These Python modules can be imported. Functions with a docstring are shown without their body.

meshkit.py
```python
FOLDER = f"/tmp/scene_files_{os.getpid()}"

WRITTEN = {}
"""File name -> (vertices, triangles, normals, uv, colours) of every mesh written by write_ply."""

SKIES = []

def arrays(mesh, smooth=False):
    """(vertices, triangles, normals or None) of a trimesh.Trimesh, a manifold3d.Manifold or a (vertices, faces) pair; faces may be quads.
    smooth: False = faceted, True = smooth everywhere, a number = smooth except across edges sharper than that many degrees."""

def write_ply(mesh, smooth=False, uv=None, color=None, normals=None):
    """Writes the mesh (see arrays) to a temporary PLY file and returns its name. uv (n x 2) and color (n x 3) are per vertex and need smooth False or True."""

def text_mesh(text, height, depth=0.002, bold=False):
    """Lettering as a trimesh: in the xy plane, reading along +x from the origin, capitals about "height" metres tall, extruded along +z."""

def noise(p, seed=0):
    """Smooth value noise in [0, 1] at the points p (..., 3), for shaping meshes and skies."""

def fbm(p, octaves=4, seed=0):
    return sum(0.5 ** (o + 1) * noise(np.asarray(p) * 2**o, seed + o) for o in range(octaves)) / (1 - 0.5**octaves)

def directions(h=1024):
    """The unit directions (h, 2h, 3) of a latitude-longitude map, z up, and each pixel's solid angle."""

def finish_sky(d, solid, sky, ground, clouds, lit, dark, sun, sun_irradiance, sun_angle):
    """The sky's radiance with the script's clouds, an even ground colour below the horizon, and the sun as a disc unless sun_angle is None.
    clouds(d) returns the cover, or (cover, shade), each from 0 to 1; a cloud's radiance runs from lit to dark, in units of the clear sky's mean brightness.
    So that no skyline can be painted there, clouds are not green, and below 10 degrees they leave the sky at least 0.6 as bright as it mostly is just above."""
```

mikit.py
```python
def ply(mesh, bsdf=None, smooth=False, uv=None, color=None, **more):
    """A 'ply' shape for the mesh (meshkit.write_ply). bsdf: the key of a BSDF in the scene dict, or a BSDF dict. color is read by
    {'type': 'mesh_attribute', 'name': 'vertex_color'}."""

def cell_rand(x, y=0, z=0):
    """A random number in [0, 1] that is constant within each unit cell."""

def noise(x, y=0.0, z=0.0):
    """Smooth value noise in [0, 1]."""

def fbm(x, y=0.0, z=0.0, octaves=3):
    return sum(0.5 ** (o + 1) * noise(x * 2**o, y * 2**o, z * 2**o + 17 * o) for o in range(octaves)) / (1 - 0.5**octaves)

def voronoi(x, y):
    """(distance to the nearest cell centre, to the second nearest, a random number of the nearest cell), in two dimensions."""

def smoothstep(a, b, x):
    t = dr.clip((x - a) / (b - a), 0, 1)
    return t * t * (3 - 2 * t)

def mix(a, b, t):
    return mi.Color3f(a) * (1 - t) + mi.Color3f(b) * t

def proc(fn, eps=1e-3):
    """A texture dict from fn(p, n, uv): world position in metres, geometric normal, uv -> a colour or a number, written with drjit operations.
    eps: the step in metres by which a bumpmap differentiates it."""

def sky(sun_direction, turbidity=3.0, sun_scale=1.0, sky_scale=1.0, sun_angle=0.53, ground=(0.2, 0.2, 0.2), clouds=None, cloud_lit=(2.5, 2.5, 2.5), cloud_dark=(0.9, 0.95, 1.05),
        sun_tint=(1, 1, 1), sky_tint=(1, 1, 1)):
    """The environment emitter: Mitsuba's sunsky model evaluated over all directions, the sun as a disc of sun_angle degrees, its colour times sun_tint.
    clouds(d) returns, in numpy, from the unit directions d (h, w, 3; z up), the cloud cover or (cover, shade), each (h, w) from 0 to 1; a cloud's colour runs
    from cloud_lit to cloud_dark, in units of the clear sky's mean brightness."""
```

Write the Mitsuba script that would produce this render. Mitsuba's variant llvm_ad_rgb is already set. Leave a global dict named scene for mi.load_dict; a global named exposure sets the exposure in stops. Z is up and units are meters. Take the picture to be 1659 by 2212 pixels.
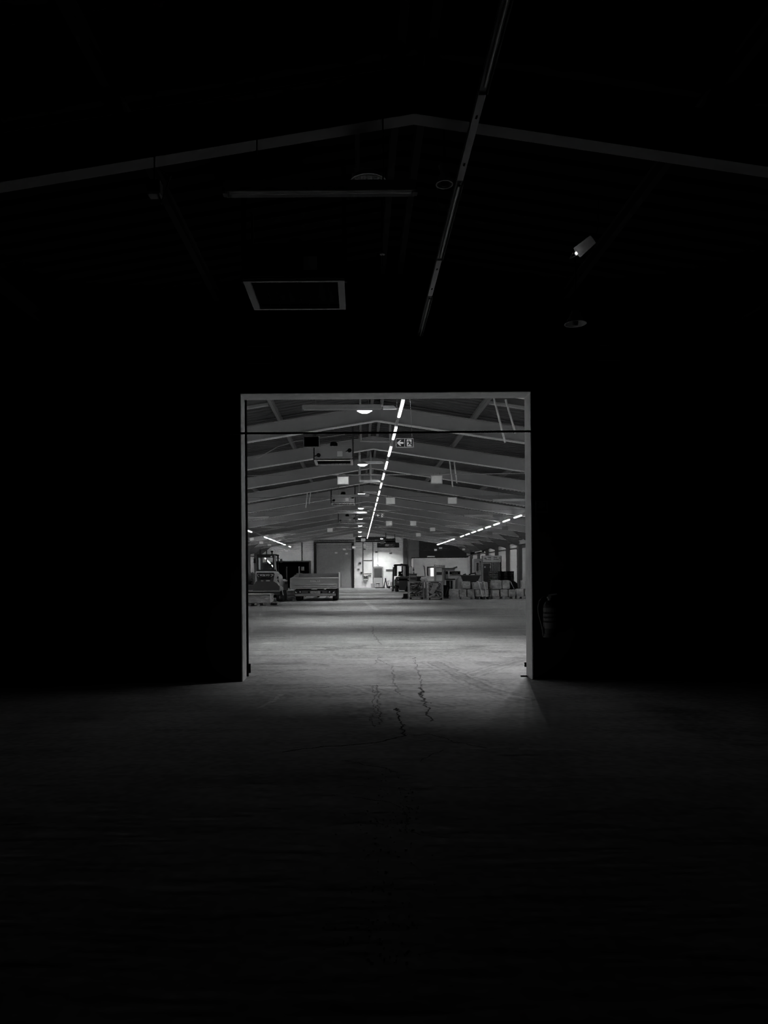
import math, random
import numpy as np, trimesh, mitsuba as mi, drjit as dr
import mikit, meshkit
from mikit import proc, noise, fbm, smoothstep, voronoi
from shapely.geometry import Polygon

# ------------------------------------------------------------------ camera, exposure
F, CX, CY, W, H, EYE, ROLL = 1620.0, 774.0, 1237.0, 1659, 2212, 1.5, 0.0073
exposure = 5.0
T = mi.ScalarTransform4f
scene, labels = {}, {}
scene['camera'] = dict(type='perspective', fov=math.degrees(2 * math.atan(W / 2 / F)), fov_axis='x',
    to_world=T().look_at(origin=[0, 0, EYE], target=[0, 1, EYE], up=[math.sin(ROLL), 0, math.cos(ROLL)]),
    principal_point_offset_x=.5 - CX / W, principal_point_offset_y=.5 - CY / H, near_clip=.05, far_clip=300.)
LAMP_I, TUBE_L, DISC_L = 46.0 / 32, 25.0 / 32, 26.0 / 32          # the strength of the lamps, the tubes and the glowing lamp discs

def at(px, py, y):
    """The point at depth y (metres) that the camera sees at this place of the photograph."""
    dx, dy = px - CX, py - CY
    dx, dy = dx - ROLL * dy, dy + ROLL * dx
    return np.array([dx * y / F, y, EYE - dy * y / F])
def floor_at(px, py):
    dx, dy = px - CX, py - CY
    dx, dy = dx - ROLL * dy, dy + ROLL * dx
    y = EYE * F / dy
    return np.array([dx * y / F, y, 0.0])

# ------------------------------------------------------------------ materials
def diffuse(name, v):
    scene[name] = dict(type='twosided', bsdf=dict(type='diffuse', reflectance=dict(type='rgb', value=[v] * 3)))
def plastic(name, v, rough=.35):
    scene[name] = dict(type='twosided', bsdf=dict(type='roughplastic', diffuse_reflectance=dict(type='rgb', value=[v] * 3), alpha=rough))
def metal(name, v, rough=.4):
    scene[name] = dict(type='twosided', bsdf=dict(type='principled', base_color=dict(type='rgb', value=[v] * 3), metallic=.7, roughness=rough))
def textured(name, fn):
    scene[name] = dict(type='twosided', bsdf=dict(type='diffuse', reflectance=proc(fn)))
for n, v in dict(black=.012, soot=.03, dark=.06, charcoal=.1, grey=.2, mid=.32, light=.45, pale=.6, white=.75, shaded_near_wall=.022, shaded_near_steel=.27,  # near hall copies, darkened so its shade sits in the colour
                 steel=.35, flange=.72, purlin=.2, column=.13, shaded_near_deck=.014, rib=.4, shaded_near_purlin=.035, deck=.11).items():  # flange lightened for the floor light it catches
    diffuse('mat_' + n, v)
plastic('mat_gloss_dark', .05, .2); plastic('mat_gloss_grey', .36, .25); plastic('mat_gloss_white', .65, .25); plastic('mat_rubber', .02, .5)
plastic('mat_gloss_black', .012, .12); plastic('mat_tube_off', .45, .1)
metal('mat_zinc', .55, .45); metal('mat_bright', .75, .25)
scene['mat_sign'] = dict(type='principledthin', base_color=dict(type='rgb', value=[.96] * 3), diff_trans=1.0, roughness=.6)
scene['mat_glass'] = dict(type='thindielectric')

def g(v):
    return mi.Color3f(v, v, v)
def pl(*pts):
    return [tuple(floor_at(*p)[:2]) for p in pts]
CRACKS = [  # (polyline in floor metres, half width in metres, strength)
    (pl((854, 1530), (862, 1545), (872, 1570), (874, 1586), (868, 1590), (850, 1594), (820, 1601), (780, 1606), (740, 1611), (690, 1613), (640, 1619), (610, 1624)), .016, .85),
    (pl((874, 1586), (905, 1588), (930, 1586), (975, 1600), (1010, 1610), (1060, 1616), (1120, 1616)), .011, .6),
    (pl((905, 1486), (910, 1500), (916, 1515), (922, 1535), (927, 1550), (931, 1558)), .018, .75),
    (pl((893, 1420), (900, 1435), (904, 1452), (908, 1470), (908, 1490), (912, 1503), (920, 1515), (927, 1520)), .010, .6),
    (pl((818, 1480), (818, 1500), (819, 1520), (818, 1545), (818, 1564)), .010, .6),
    (pl((808, 1482), (810, 1500), (806, 1515), (810, 1530), (808, 1540), (800, 1552), (803, 1563), (806, 1570)), .008, .6),
    (pl((820, 1418), (810, 1434), (816, 1424), (844, 1440), (850, 1462), (853, 1472), (856, 1486), (860, 1500)), .010, .5),
    (pl((805, 1352), (806, 1370), (814, 1380), (822, 1392), (800, 1394), (700, 1399)), .016, .45),
    (pl((590, 1489), (660, 1486), (760, 1482), (850, 1480), (905, 1479)), .018, .5),
    (pl((540, 1462), (620, 1450), (700, 1444), (790, 1442), (870, 1440)), .02, .45),
    (pl((540, 1401), (700, 1398), (900, 1396), (1137, 1392)), .022, .3),
    (pl((540, 1420), (700, 1418), (960, 1412)), .018, .22),
    (pl((740, 1643), (790, 1652), (830, 1658), (850, 1670)), .008, .6),
    (pl((905, 1645), (925, 1632), (960, 1620)), .009, .5),
    (pl((760, 1720), (820, 1728), (862, 1745), (872, 1760), (880, 1790), (900, 1802), (960, 1808)), .007, .6),
    (pl((420, 1702), (760, 1700), (1000, 1700), (1230, 1698)), .008, .4),
]
TRACKS = [pl((930, 1430), (990, 1462), (1050, 1490), (1120, 1512)), pl((945, 1430), (1005, 1462), (1070, 1488), (1140, 1508)),
          pl((775, 1482), (830, 1500), (890, 1518), (950, 1528)), pl((1137, 1425), (1060, 1445), (1010, 1462))]
PALE = [(pl((1000, 1615), (1100, 1616), (1235, 1620)), .035), (pl((520, 1558), (562, 1556)), .03), (pl((822, 1485), (850, 1486)), .06), (pl((1180, 1341), (1310, 1342)), .10), (pl((700, 1341), (800, 1342)), .12),
        (pl((535, 1338), (620, 1337)), .12), (pl((640, 1343), (700, 1345)), .10), (pl((830, 1383), (880, 1384)), .05), (pl((1090, 1418), (1125, 1419)), .05), (pl((560, 1530), (610, 1500)), .03), (pl((790, 1300), (815, 1318)), .14)]
def seg(x, y, pts, stretch=1.0):
    d = mi.Float(9)
    for (ax, ay), (bx_, by) in zip(pts[:-1], pts[1:]):
        vx, vy = bx_ - ax, by - ay
        t = dr.clip(((x - ax) * vx + (y - ay) * vy) / max(vx * vx + vy * vy, 1e-6), 0, 1)
        d = dr.minimum(d, dr.sqrt(dr.square(x - ax - t * vx) + dr.square(y - ay - t * vy)))
    return d
def floor_color(p, n, uv):
    x, y = p.x, p.y
    wx = x + .05 * (noise(x * 4, y * 4) - .5) + .05 * (noise(x * 11, y * 11, 3) - .5) + .03 * (noise(x * 37, y * 37, 4) - .5)
    wy = y + .05 * (noise(x * 4, y * 4, 7) - .5) + .05 * (noise(x * 11, y * 11, 9) - .5)
    v = .30 + .16 * (fbm(x * .5, y * .35, 1) - .5) + .16 * (fbm(x * 1.1, y * 5.0, 4, 4) - .5) + .10 * (noise(x * 22, y * 22) - .5)
    v += .10 * smoothstep(.72, .86, fbm(x * .45, y * 2.3, 11, 4))           # scraped pale streaks
    v -= .08 * smoothstep(.62, .8, fbm(x * .9, y * .9, 21, 4))              # stains
    for pts in TRACKS:
        d = seg(wx, wy, pts)
        v *= 1 - .20 * (smoothstep(.07, .045, d) + smoothstep(.03, .02, dr.abs(d - .15))) * (.5 + .5 * noise(x * 16, y * 16, 2))
    for pts, w in PALE:
        d = seg(wx, wy, pts)
        v += .15 * smoothstep(w, w * .5, d) * (.35 + .65 * noise(x * 7, y * 20, 6))
    for pts, w, s in CRACKS:
        d = seg(wx, wy, pts)
        v *= 1 - s * smoothstep(w * 1.25, w * .3, d)
    return g(dr.clip(v, .015, .7))
def floor_relief(p, n, uv):
    x, y = p.x, p.y
    return .8 * noise(x * 2.2, y * 13, 2) + .45 * noise(x * 9, y * 30, 5) + .5 * fbm(x * 1.4, y * 1.4, 8) + .5 * (noise(x * 3, y * 24 + 2 * noise(x * 1.5, y * 2, 14), 12) - .5) * smoothstep(10.5, 9, y)
scene['mat_floor'] = dict(type='twosided', bsdf=dict(type='bumpmap', scale=.007, arbitrary=proc(floor_relief, eps=.004),
    bsdf=dict(type='diffuse', reflectance=proc(floor_color))))
textured('mat_white_wall', lambda p, n, uv: g(.84 + .12 * (fbm(p.x * .8 + p.y * .8, p.z * 1.2, 3) - .5) - .05 * smoothstep(.97, 1.0, dr.abs(dr.sin(p.z * 7.85)))))
textured('mat_plaster', lambda p, n, uv: g(.58 + .18 * (fbm(p.x * 3 + p.y * 3, p.z * 2, 5) - .5) + .1 * (noise(p.x * 14, p.y * 14, p.z * 9) - .5)))
textured('mat_stone', lambda p, n, uv: g(.40 + .55 * (fbm(p.x * 6, p.y * 6, p.z * 6, 4) - .5) + .2 * (noise(p.x * 30, p.y * 30, p.z * 30) - .5)))
textured('mat_wood', lambda p, n, uv: g(.38 + .24 * (noise(p.x * 9, p.y * 9, p.z * 9) - .5)))

# ------------------------------------------------------------------ mesh helpers
def bx(x0, x1, y0, y1, z0, z1):
    m = trimesh.creation.box(extents=[abs(x1 - x0), abs(y1 - y0), abs(z1 - z0)])
    m.apply_translation([(x0 + x1) / 2, (y0 + y1) / 2, (z0 + z1) / 2]); return m
def cat(*ms):
    out = []
    for m in ms:
        out += m if isinstance(m, (list, tuple)) else [m]
    return trimesh.util.concatenate(out)
def rbox(x0, x1, y0, y1, z0, z1, r=.02):
    """A box with chamfered edges."""
    x0, x1 = sorted((x0, x1)); y0, y1 = sorted((y0, y1)); z0, z1 = sorted((z0, z1))
    pts = []
    for ax in range(3):
        e = [r, r, r]; e[ax] = 0
        for sx in (x0 + e[0], x1 - e[0]):
            for sy in (y0 + e[1], y1 - e[1]):
                for sz in (z0 + e[2], z1 - e[2]): pts.append([sx, sy, sz])
    return trimesh.convex.convex_hull(np.array(pts))
def prism(poly, y0, y1):
    """A polygon in x, z pushed along y."""
    m = trimesh.creation.extrude_polygon(Polygon(poly), y1 - y0, engine='earcut')
    v = m.vertices.copy(); m.vertices = np.stack([v[:, 0], y1 - v[:, 2], v[:, 1]], 1); m.fix_normals(); return m
def prism_x(poly, x0, x1):
    """A polygon in y, z pushed along x."""
    m = trimesh.creation.extrude_polygon(Polygon(poly), x1 - x0, engine='earcut')
    v = m.vertices.copy(); m.vertices = np.stack([x0 + v[:, 2], v[:, 0], v[:, 1]], 1); m.fix_normals(); return m
def rod(a, b, r, n=8):
    a, b = np.array(a, float), np.array(b, float)
    return trimesh.creation.cylinder(radius=r, segment=[a, b], sections=n)
def pipe(pts, r, n=8):
    ms = [rod(a, b, r, n) for a, b in zip(pts[:-1], pts[1:])]
    for p in pts[1:-1]:
        s = trimesh.creation.icosphere(subdivisions=1, radius=r); s.apply_translation(p); ms.append(s)
    return cat(ms)
def bar(a, b, w, d):
    """A square bar from a to b."""
    a, b = np.array(a, float), np.array(b, float); L = np.linalg.norm(b - a); z = (b - a) / L
    x = np.cross([0, 1, 0], z); x = np.cross([1, 0, 0], z) if np.linalg.norm(x) < .1 else x; x /= np.linalg.norm(x)
    m = trimesh.creation.box(extents=[w, d, L]); M = np.eye(4); M[:3, 0], M[:3, 1], M[:3, 2], M[:3, 3] = x, np.cross(z, x), z, (a + b) / 2
    m.apply_transform(M); return m
def lathe(profile, c=(0, 0, 0), axis='z', n=20):
    m = trimesh.creation.revolve(np.array(profile, float), sections=n)
    if axis == 'x': m.apply_transform(trimesh.transformations.rotation_matrix(math.pi / 2, [0, 1, 0]))
    if axis == 'y': m.apply_transform(trimesh.transformations.rotation_matrix(-math.pi / 2, [1, 0, 0]))
    m.apply_translation(c); return m
def disc_wheel(c, r, w, axis='x', n=28):
    return lathe([[0, -w / 2], [r * .55, -w / 2], [r * .6, -w * .35], [r * .62, -w / 2], [r * .93, -w / 2], [r, -w * .36], [r, w * .36], [r * .93, w / 2], [r * .62, w / 2],
                  [r * .6, w * .35], [r * .55, w / 2], [0, w / 2]], c, axis, n)
def turn(m, deg, c):
    m = m.copy(); m.apply_transform(trimesh.transformations.rotation_matrix(math.radians(deg), [0, 0, 1], c)); return m
def tilt(m, deg, axis, c):
    m = m.copy(); m.apply_transform(trimesh.transformations.rotation_matrix(math.radians(deg), axis, c)); return m
def words(text, h, c, depth=.01, bold=True, stretch=1.0):
    """Lettering that faces the camera, its middle at c."""
    m = meshkit.text_mesh(text, h, depth, bold); v = m.vertices.copy()
    mid = (v.max(0) + v.min(0)) / 2
    m.vertices = np.stack([c[0] + (v[:, 0] - mid[0]) * stretch, c[1] - v[:, 2], c[2] + v[:, 1] - mid[1]], 1); m.fix_normals(); return m

taken = {}
def numbered(key):
    k = taken.get(key, -1) + 1; taken[key] = k
    return key if k == 0 else f'{key}_{k:03d}'
def thing(name, label, category, group=None):
    key = numbered(name); labels[key] = {'label': label, 'category': category}
    if group: labels[key]['group'] = group
    return key
def part(parent, name, mesh, mat, smooth=False, label=None, **more):
    key = numbered(f'{parent}__{name}'); scene[key] = mikit.ply(mesh, mat, smooth, **more)
    if label: labels[key] = {'label': label}
    return key
def one(name, mesh, mat, label, category, group=None, smooth=False, **more):
    key = thing(name, label, category, group); scene[key] = mikit.ply(mesh, mat, smooth, **more); return key
def struct(name, mesh, mat, label, smooth=False):
    scene[name] = mikit.ply(mesh, mat, smooth); labels[name] = {'label': label, 'kind': 'structure'}; taken[name] = 0; return name
def emitter(L):
    return dict(emitter=dict(type='area', radiance=dict(type='rgb', value=[L] * 3)))

# ------------------------------------------------------------------ the building
XL, XR, XM, Y0, YB, YW, YW2 = -9.65, 10.63, .49, -4.0, 73.6, 10.40, 10.76       # side walls, ridge, ends, doorway wall
PITCH = .158
def beam_z(x): return 5.257 - PITCH * abs(x - XM)                                 # underside of the rafters
def roof_z(x): return beam_z(x) + .40 + .15                                       # underside of the roof deck
FRAMES = [18.65 + 4.23 * k for k in range(-1, 13)]

struct('floor', bx(XL - .3, XR + .3, Y0, YB + 4.5, -.2, 0), 'mat_floor', 'worn grey concrete floor with cracks, scrapes and tyre tracks')
def deck(y0, y1):
    ys, up, y = [], [], y0
    while y < y1:
        for dy, h in ((0, 0), (.14, 0), (.16, .045), (.26, .045)):
            ys.append(y + dy); up.append(h)
        y += .28
    ys, up = np.array(ys), np.array(up); n = len(ys); v, f = [], []
    for xs in ([XL - .3, XM], [XM, XR + .3]):
        b = len(v)
        for x in xs:
            v += [[x, yy, roof_z(x) + h] for yy, h in zip(ys, up)]
        f += [[b + i, b + i + 1, b + n + i + 1, b + n + i] for i in range(n - 1)]
    return (np.array(v), np.array(f))
ceiling = struct('ceiling', deck(YW + .05, YB + 4.4), 'mat_deck', 'low pitched roof deck of ribbed grey sheeting above the lit hall')
part(ceiling, 'near_deck', deck(Y0, YW + .05), 'mat_shaded_near_deck', label='ribbed roof deck over the near hall, darkened as unlit')  # same deck in a darker copy, the gloom is in its colour
for off in (-9.6, -7.2, -4.75, -2.42, -.12, .12, 2.42, 4.75, 7.2, 9.6):
    x = XM + off; z = roof_z(x)
    for (y0, y1, m) in ((Y0, YW, 'mat_shaded_near_purlin'), (YW2, YB, 'mat_purlin')):
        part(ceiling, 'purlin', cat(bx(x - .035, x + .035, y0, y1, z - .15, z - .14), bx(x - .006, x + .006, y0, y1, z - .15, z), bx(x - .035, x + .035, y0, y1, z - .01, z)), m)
for yc in (16.2, 24.7, 33.1):
    for s in (-1, 1):
        xa, xb = sorted((XM + s * 2.5, XM + s * 4.68))
        sky_ = prism([(xa, roof_z(xa) - .02), (xb, roof_z(xb) - .02), (xb, roof_z(xb) - .05), (xa, roof_z(xa) - .05)], yc - .8, yc + .8)
        k = part(ceiling, 'skylight', sky_, 'mat_gloss_black', label='black roof light with a pale frame')
        fr = [prism([(xa, roof_z(xa) - .02), (xb, roof_z(xb) - .02), (xb, roof_z(xb) - .11), (xa, roof_z(xa) - .11)], y - .04, y + .04) for y in (yc - .8, yc + .8)]
        part(k, 'frame', cat(fr), 'mat_light')

def frame_mesh(y, s, flange=.15):
    xe = XL + .28 if s < 0 else XR - .28
    def strip(a, b, y0, y1):
        p = [(XM, beam_z(XM) + a), (xe, beam_z(xe) + a), (xe, beam_z(xe) + b), (XM, beam_z(XM) + b)]
        return prism(p, y0, y1)
    hx = XM + s * 8.6
    h = prism([(hx, beam_z(hx)), (xe, beam_z(xe)), (xe, beam_z(xe) - .55), (xe - s * .5, beam_z(xe) - .38)], y - .008, y + .008)
    hf = prism([(hx, beam_z(hx)), (xe - s * .5, beam_z(xe) - .38), (xe, beam_z(xe) - .55), (xe, beam_z(xe) - .565), (xe - s * .5, beam_z(xe) - .395), (hx, beam_z(hx) - .015)], y - flange / 2, y + flange / 2)
    return cat(strip(.02, .4, y - .006, y + .006), strip(.382, .4, y - flange / 2, y + flange / 2)), strip(0, .022, y - flange / 2, y + flange / 2), cat(h, hf)
ORD = ['first', 'second', 'third', 'fourth', 'fifth', 'sixth', 'seventh', 'eighth', 'ninth', 'tenth', 'eleventh', 'twelfth', 'thirteenth', 'fourteenth', 'fifteenth']
def portal(y, mat, label):
    t = thing('portal_frame', label, 'roof frame')
    for s in (-1, 1):
        web, low, haunch = frame_mesh(y, s); rf = part(t, 'rafter', web, mat); part(rf, 'flange', low, mat if 'near' in mat else 'mat_flange', label='lower flange, lightened for floor light in the lit hall'); part(rf, 'haunch', haunch, 'mat_column', label='dark haunch')
        xe = XL + .16 if s < 0 else XR - .16
        part(t, 'column', cat(bx(xe - .12, xe + .12, y - .075, y - .06, 0, beam_z(xe) + .3), bx(xe - .12, xe + .12, y + .06, y + .075, 0, beam_z(xe) + .3), bx(xe - .006, xe + .006, y - .06, y + .06, 0, beam_z(xe) + .3)), 'mat_column')
    # bolted splice plates with rows of nuts
    for s in (-1, 1):
        xs = XM + s * 5.6
        nuts = [bx(xs + i * .14 - .02, xs + i * .14 + .02, y + j * .045 - .012, y + j * .045 + .012, beam_z(xs + i * .14) - .03, beam_z(xs + i * .14)) for i in range(-7, 8) for j in (-1, 1)]
        part(t, 'splice_plate', prism([(xs - 1.1, beam_z(xs - 1.1) - .012), (xs + 1.1, beam_z(xs + 1.1) - .012), (xs + 1.1, beam_z(xs + 1.1)), (xs - 1.1, beam_z(xs - 1.1))], y - .08, y + .08), mat)
        key = part(t, 'bolt', cat(nuts), 'mat_zinc'); labels[key] = {'label': 'row of bright bolt heads', 'kind': 'stuff'}
portal(6.22, 'mat_shaded_near_steel', 'steel roof frame darkened as unlit, overhead in the near hall')  # steel copy darkened for the unlit hall
for i, y in enumerate(FRAMES):
    portal(y, 'mat_steel', f'{ORD[i]} grey steel roof frame beyond the doorway')

# doorway wall
DX0, DX1, DZ = -1.625, 2.413, 4.0
gable = lambda x: roof_z(x) + .05
wall = Polygon([(XL, 0), (DX0, 0), (DX0, DZ), (DX1, DZ), (DX1, 0), (XR, 0), (XR, gable(XR)), (XM, gable(XM)), (XL, gable(XL))])
struct('wall_front', prism(list(wall.exterior.coords), YW, YW2 - .06), 'mat_shaded_near_wall', 'wall around the large square doorway, blackened as unlit')  # near face darkened so the wall looks unlit
part('wall_front', 'hall_side', prism(list(wall.exterior.coords), YW2 - .06, YW2), 'mat_plaster', label='pale back of the wall')
struct('trim_1', bx(DX0 - .001, DX0 + .012, YW - .004, YW2, 0, DZ), 'mat_plaster', 'pale plastered reveal down the left side of the doorway')
struct('trim_2', bx(DX1 - .012, DX1 + .001, YW - .004, YW2, 0, DZ), 'mat_plaster', 'pale plastered reveal down the right side of the doorway')
struct('trim_3', bx(DX0, DX1, YW - .004, YW2, DZ - .012, DZ + .001), 'mat_plaster', 'shaded plastered underside of the doorway lintel')
p = at(535.5, 1200, YW2 + .05)
one('door_guide_post', cat(bx(DX0 - .02, p[0], YW2 + .01, YW2 + .06, .02, DZ), bx(p[0] - .02, p[0] + .03, YW2 + .01, YW2 + .05, .07, .2)), 'mat_black', 'thin black guide post behind the left edge of the doorway', 'guide post')
one('door_latch', bx(DX1 - .03, DX1 + .02, YW2 + .001, YW2 + .04, .13, .19), 'mat_black', 'tiny black latch low on the right jamb', 'latch')
one('door_stop', bx(DX1 - .11, DX1 - .02, YW2 - .1, YW2 - .07, 0, .018), 'mat_black', 'small black door stop at the foot of the right jamb', 'door stop')
# side walls
struct('wall_left', bx(XL - .25, XL, YW2, YB + .3, 0, roof_z(XL) + .05), 'mat_white_wall', 'pale left side wall of the lit hall')
struct('wall_right', bx(XR, XR + .25, YW2, YB + .3, 0, roof_z(XR) + .05), 'mat_white_wall', 'pale right side wall of the lit hall')
part('wall_left', 'shaded_near_wall', bx(XL - .25, XL, Y0, YW2, 0, roof_z(XL) + .05), 'mat_shaded_near_wall', label='near hall wall darkened as unlit')
part('wall_right', 'shaded_near_wall', bx(XR, XR + .25, Y0, YW2, 0, roof_z(XR) + .05), 'mat_shaded_near_wall', label='near hall wall darkened as unlit')
for z in (3.05, 3.42):
    part('wall_right', 'rail', bx(XR - .1, XR, YW2 + .1, YB, z - .035, z + .035), 'mat_charcoal')
    part('wall_left', 'rail', bx(XL, XL + .1, YW2 + .1, YB, z - .035, z + .035), 'mat_charcoal')
# back wall with the opening of a dark workshop
def B(px, py): return at(px, py, YB)
oa, ob = B(591, 1214), B(668, 1270)
OX0, OX1, OZ = oa[0], ob[0], oa[2]
bw = Polygon([(XL, 0), (OX0, 0), (OX0, OZ), (OX1, OZ), (OX1, 0), (XR, 0), (XR, gable(XR)), (XM, gable(XM)), (XL, gable(XL))])
struct('wall_back', prism(list(bw.exterior.coords), YB, YB + .25), 'mat_white_wall', 'white far end wall of the lit hall')
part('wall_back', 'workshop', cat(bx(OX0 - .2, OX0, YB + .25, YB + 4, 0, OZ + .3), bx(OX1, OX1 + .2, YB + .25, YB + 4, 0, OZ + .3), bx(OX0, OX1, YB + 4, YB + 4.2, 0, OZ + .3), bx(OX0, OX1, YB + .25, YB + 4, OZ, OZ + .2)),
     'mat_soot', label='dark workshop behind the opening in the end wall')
part('wall_back', 'opening_frame', cat(bx(OX0 - .1, OX0, YB - .04, YB + .02, 0, OZ + .1), bx(OX1, OX1 + .18, YB - .05, YB + .02, 0, OZ + .1), bx(OX0, OX1, YB - .04, YB + .02, OZ, OZ + .1)), 'mat_charcoal')
for px in (576, 652.5):
    a = B(px, 1214); part('wall_back', 'post', bx(a[0] - .06, a[0] + .06, YB - .06, YB, OZ, gable(a[0]) - .3), 'mat_charcoal')
a, b = B(905, 1160), B(1006, 1206)
part('wall_back', 'recess_dark_panel', prism([(a[0], b[2]), (b[0] + .6, b[2]), (b[0] + .6, roof_z(b[0] + .6) - .1), (a[0], roof_z(a[0]) - .1)], YB - .05, YB), 'mat_dark', label='dark panel in place of the shaded recess above the white cabin')  # dark sheet stands for the shade of an open recess
a, b = B(870.5, 1160), B(905, 1272)
part('wall_back', 'pier', cat(bx(a[0], a[0] + .38, YB - .3, YB, 0, roof_z(a[0]) - .2)), 'mat_charcoal', label='dark pier')
part('wall_back', 'pier', cat(bx(a[0] + .38, b[0], YB - .18, YB, 0, roof_z(b[0]) - .2)), 'mat_grey', label='grey pier')
a, b = B(776, 1156), B(834, 1171)
part('wall_back', 'beam', bx(B(768, 1160)[0], b[0], YB - .12, YB, b[2], a[2] - .2), 'mat_dark', label='dark beam across the gable')
# roller door
a, b = B(683.5, 1174), B(760, 1270)
struct('door_1', cat([bx(a[0], b[0], YB - .06 - .012 * (i % 2), YB - .03, i * .098, i * .098 + .094) for i in range(int(a[2] / .098))]), 'mat_mid', 'grey roller shutter door with horizontal slats in the end wall')
part('door_1', 'guide_rail', bx(a[0] - .26, a[0], YB - .16, YB, 0, a[2] + .1), 'mat_soot'); part('door_1', 'guide_rail', bx(b[0], b[0] + .24, YB - .16, YB, 0, a[2] + .1), 'mat_soot')
part('door_1', 'roller_box', rbox(a[0] - .26, b[0] + .24, YB - .3, YB, a[2], a[2] + .16, .03), 'mat_dark'); part('door_1', 'lintel', bx(a[0] - .26, b[0] + .24, YB - .1, YB, a[2] + .24, a[2] + .34), 'mat_soot')
# personnel door in the end wall
a, b = B(806.5, 1226), B(826.5, 1269.5)
struct('door_2', bx(a[0], b[0], YB - .05, YB + .02, .02, a[2]), 'mat_light', 'door with a dark upper pane in the white end wall')
m = B(815, 1248)[2]
part('door_2', 'pane', bx(a[0] + .04, b[0] - .04, YB - .065, YB - .05, m, a[2] - .05), 'mat_charcoal', label='dark upper pane'); part('door_2', 'handle', bx(b[0] - .2, b[0] - .05, YB - .12, YB - .065, m + .05, m + .1), 'mat_black')
part('door_2', 'frame', cat(bx(a[0] - .06, a[0], YB - .07, YB, 0, a[2] + .07), bx(b[0], b[0] + .06, YB - .07, YB, 0, a[2] + .07), bx(a[0], b[0], YB - .07, YB, a[2], a[2] + .07)), 'mat_grey')
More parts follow.
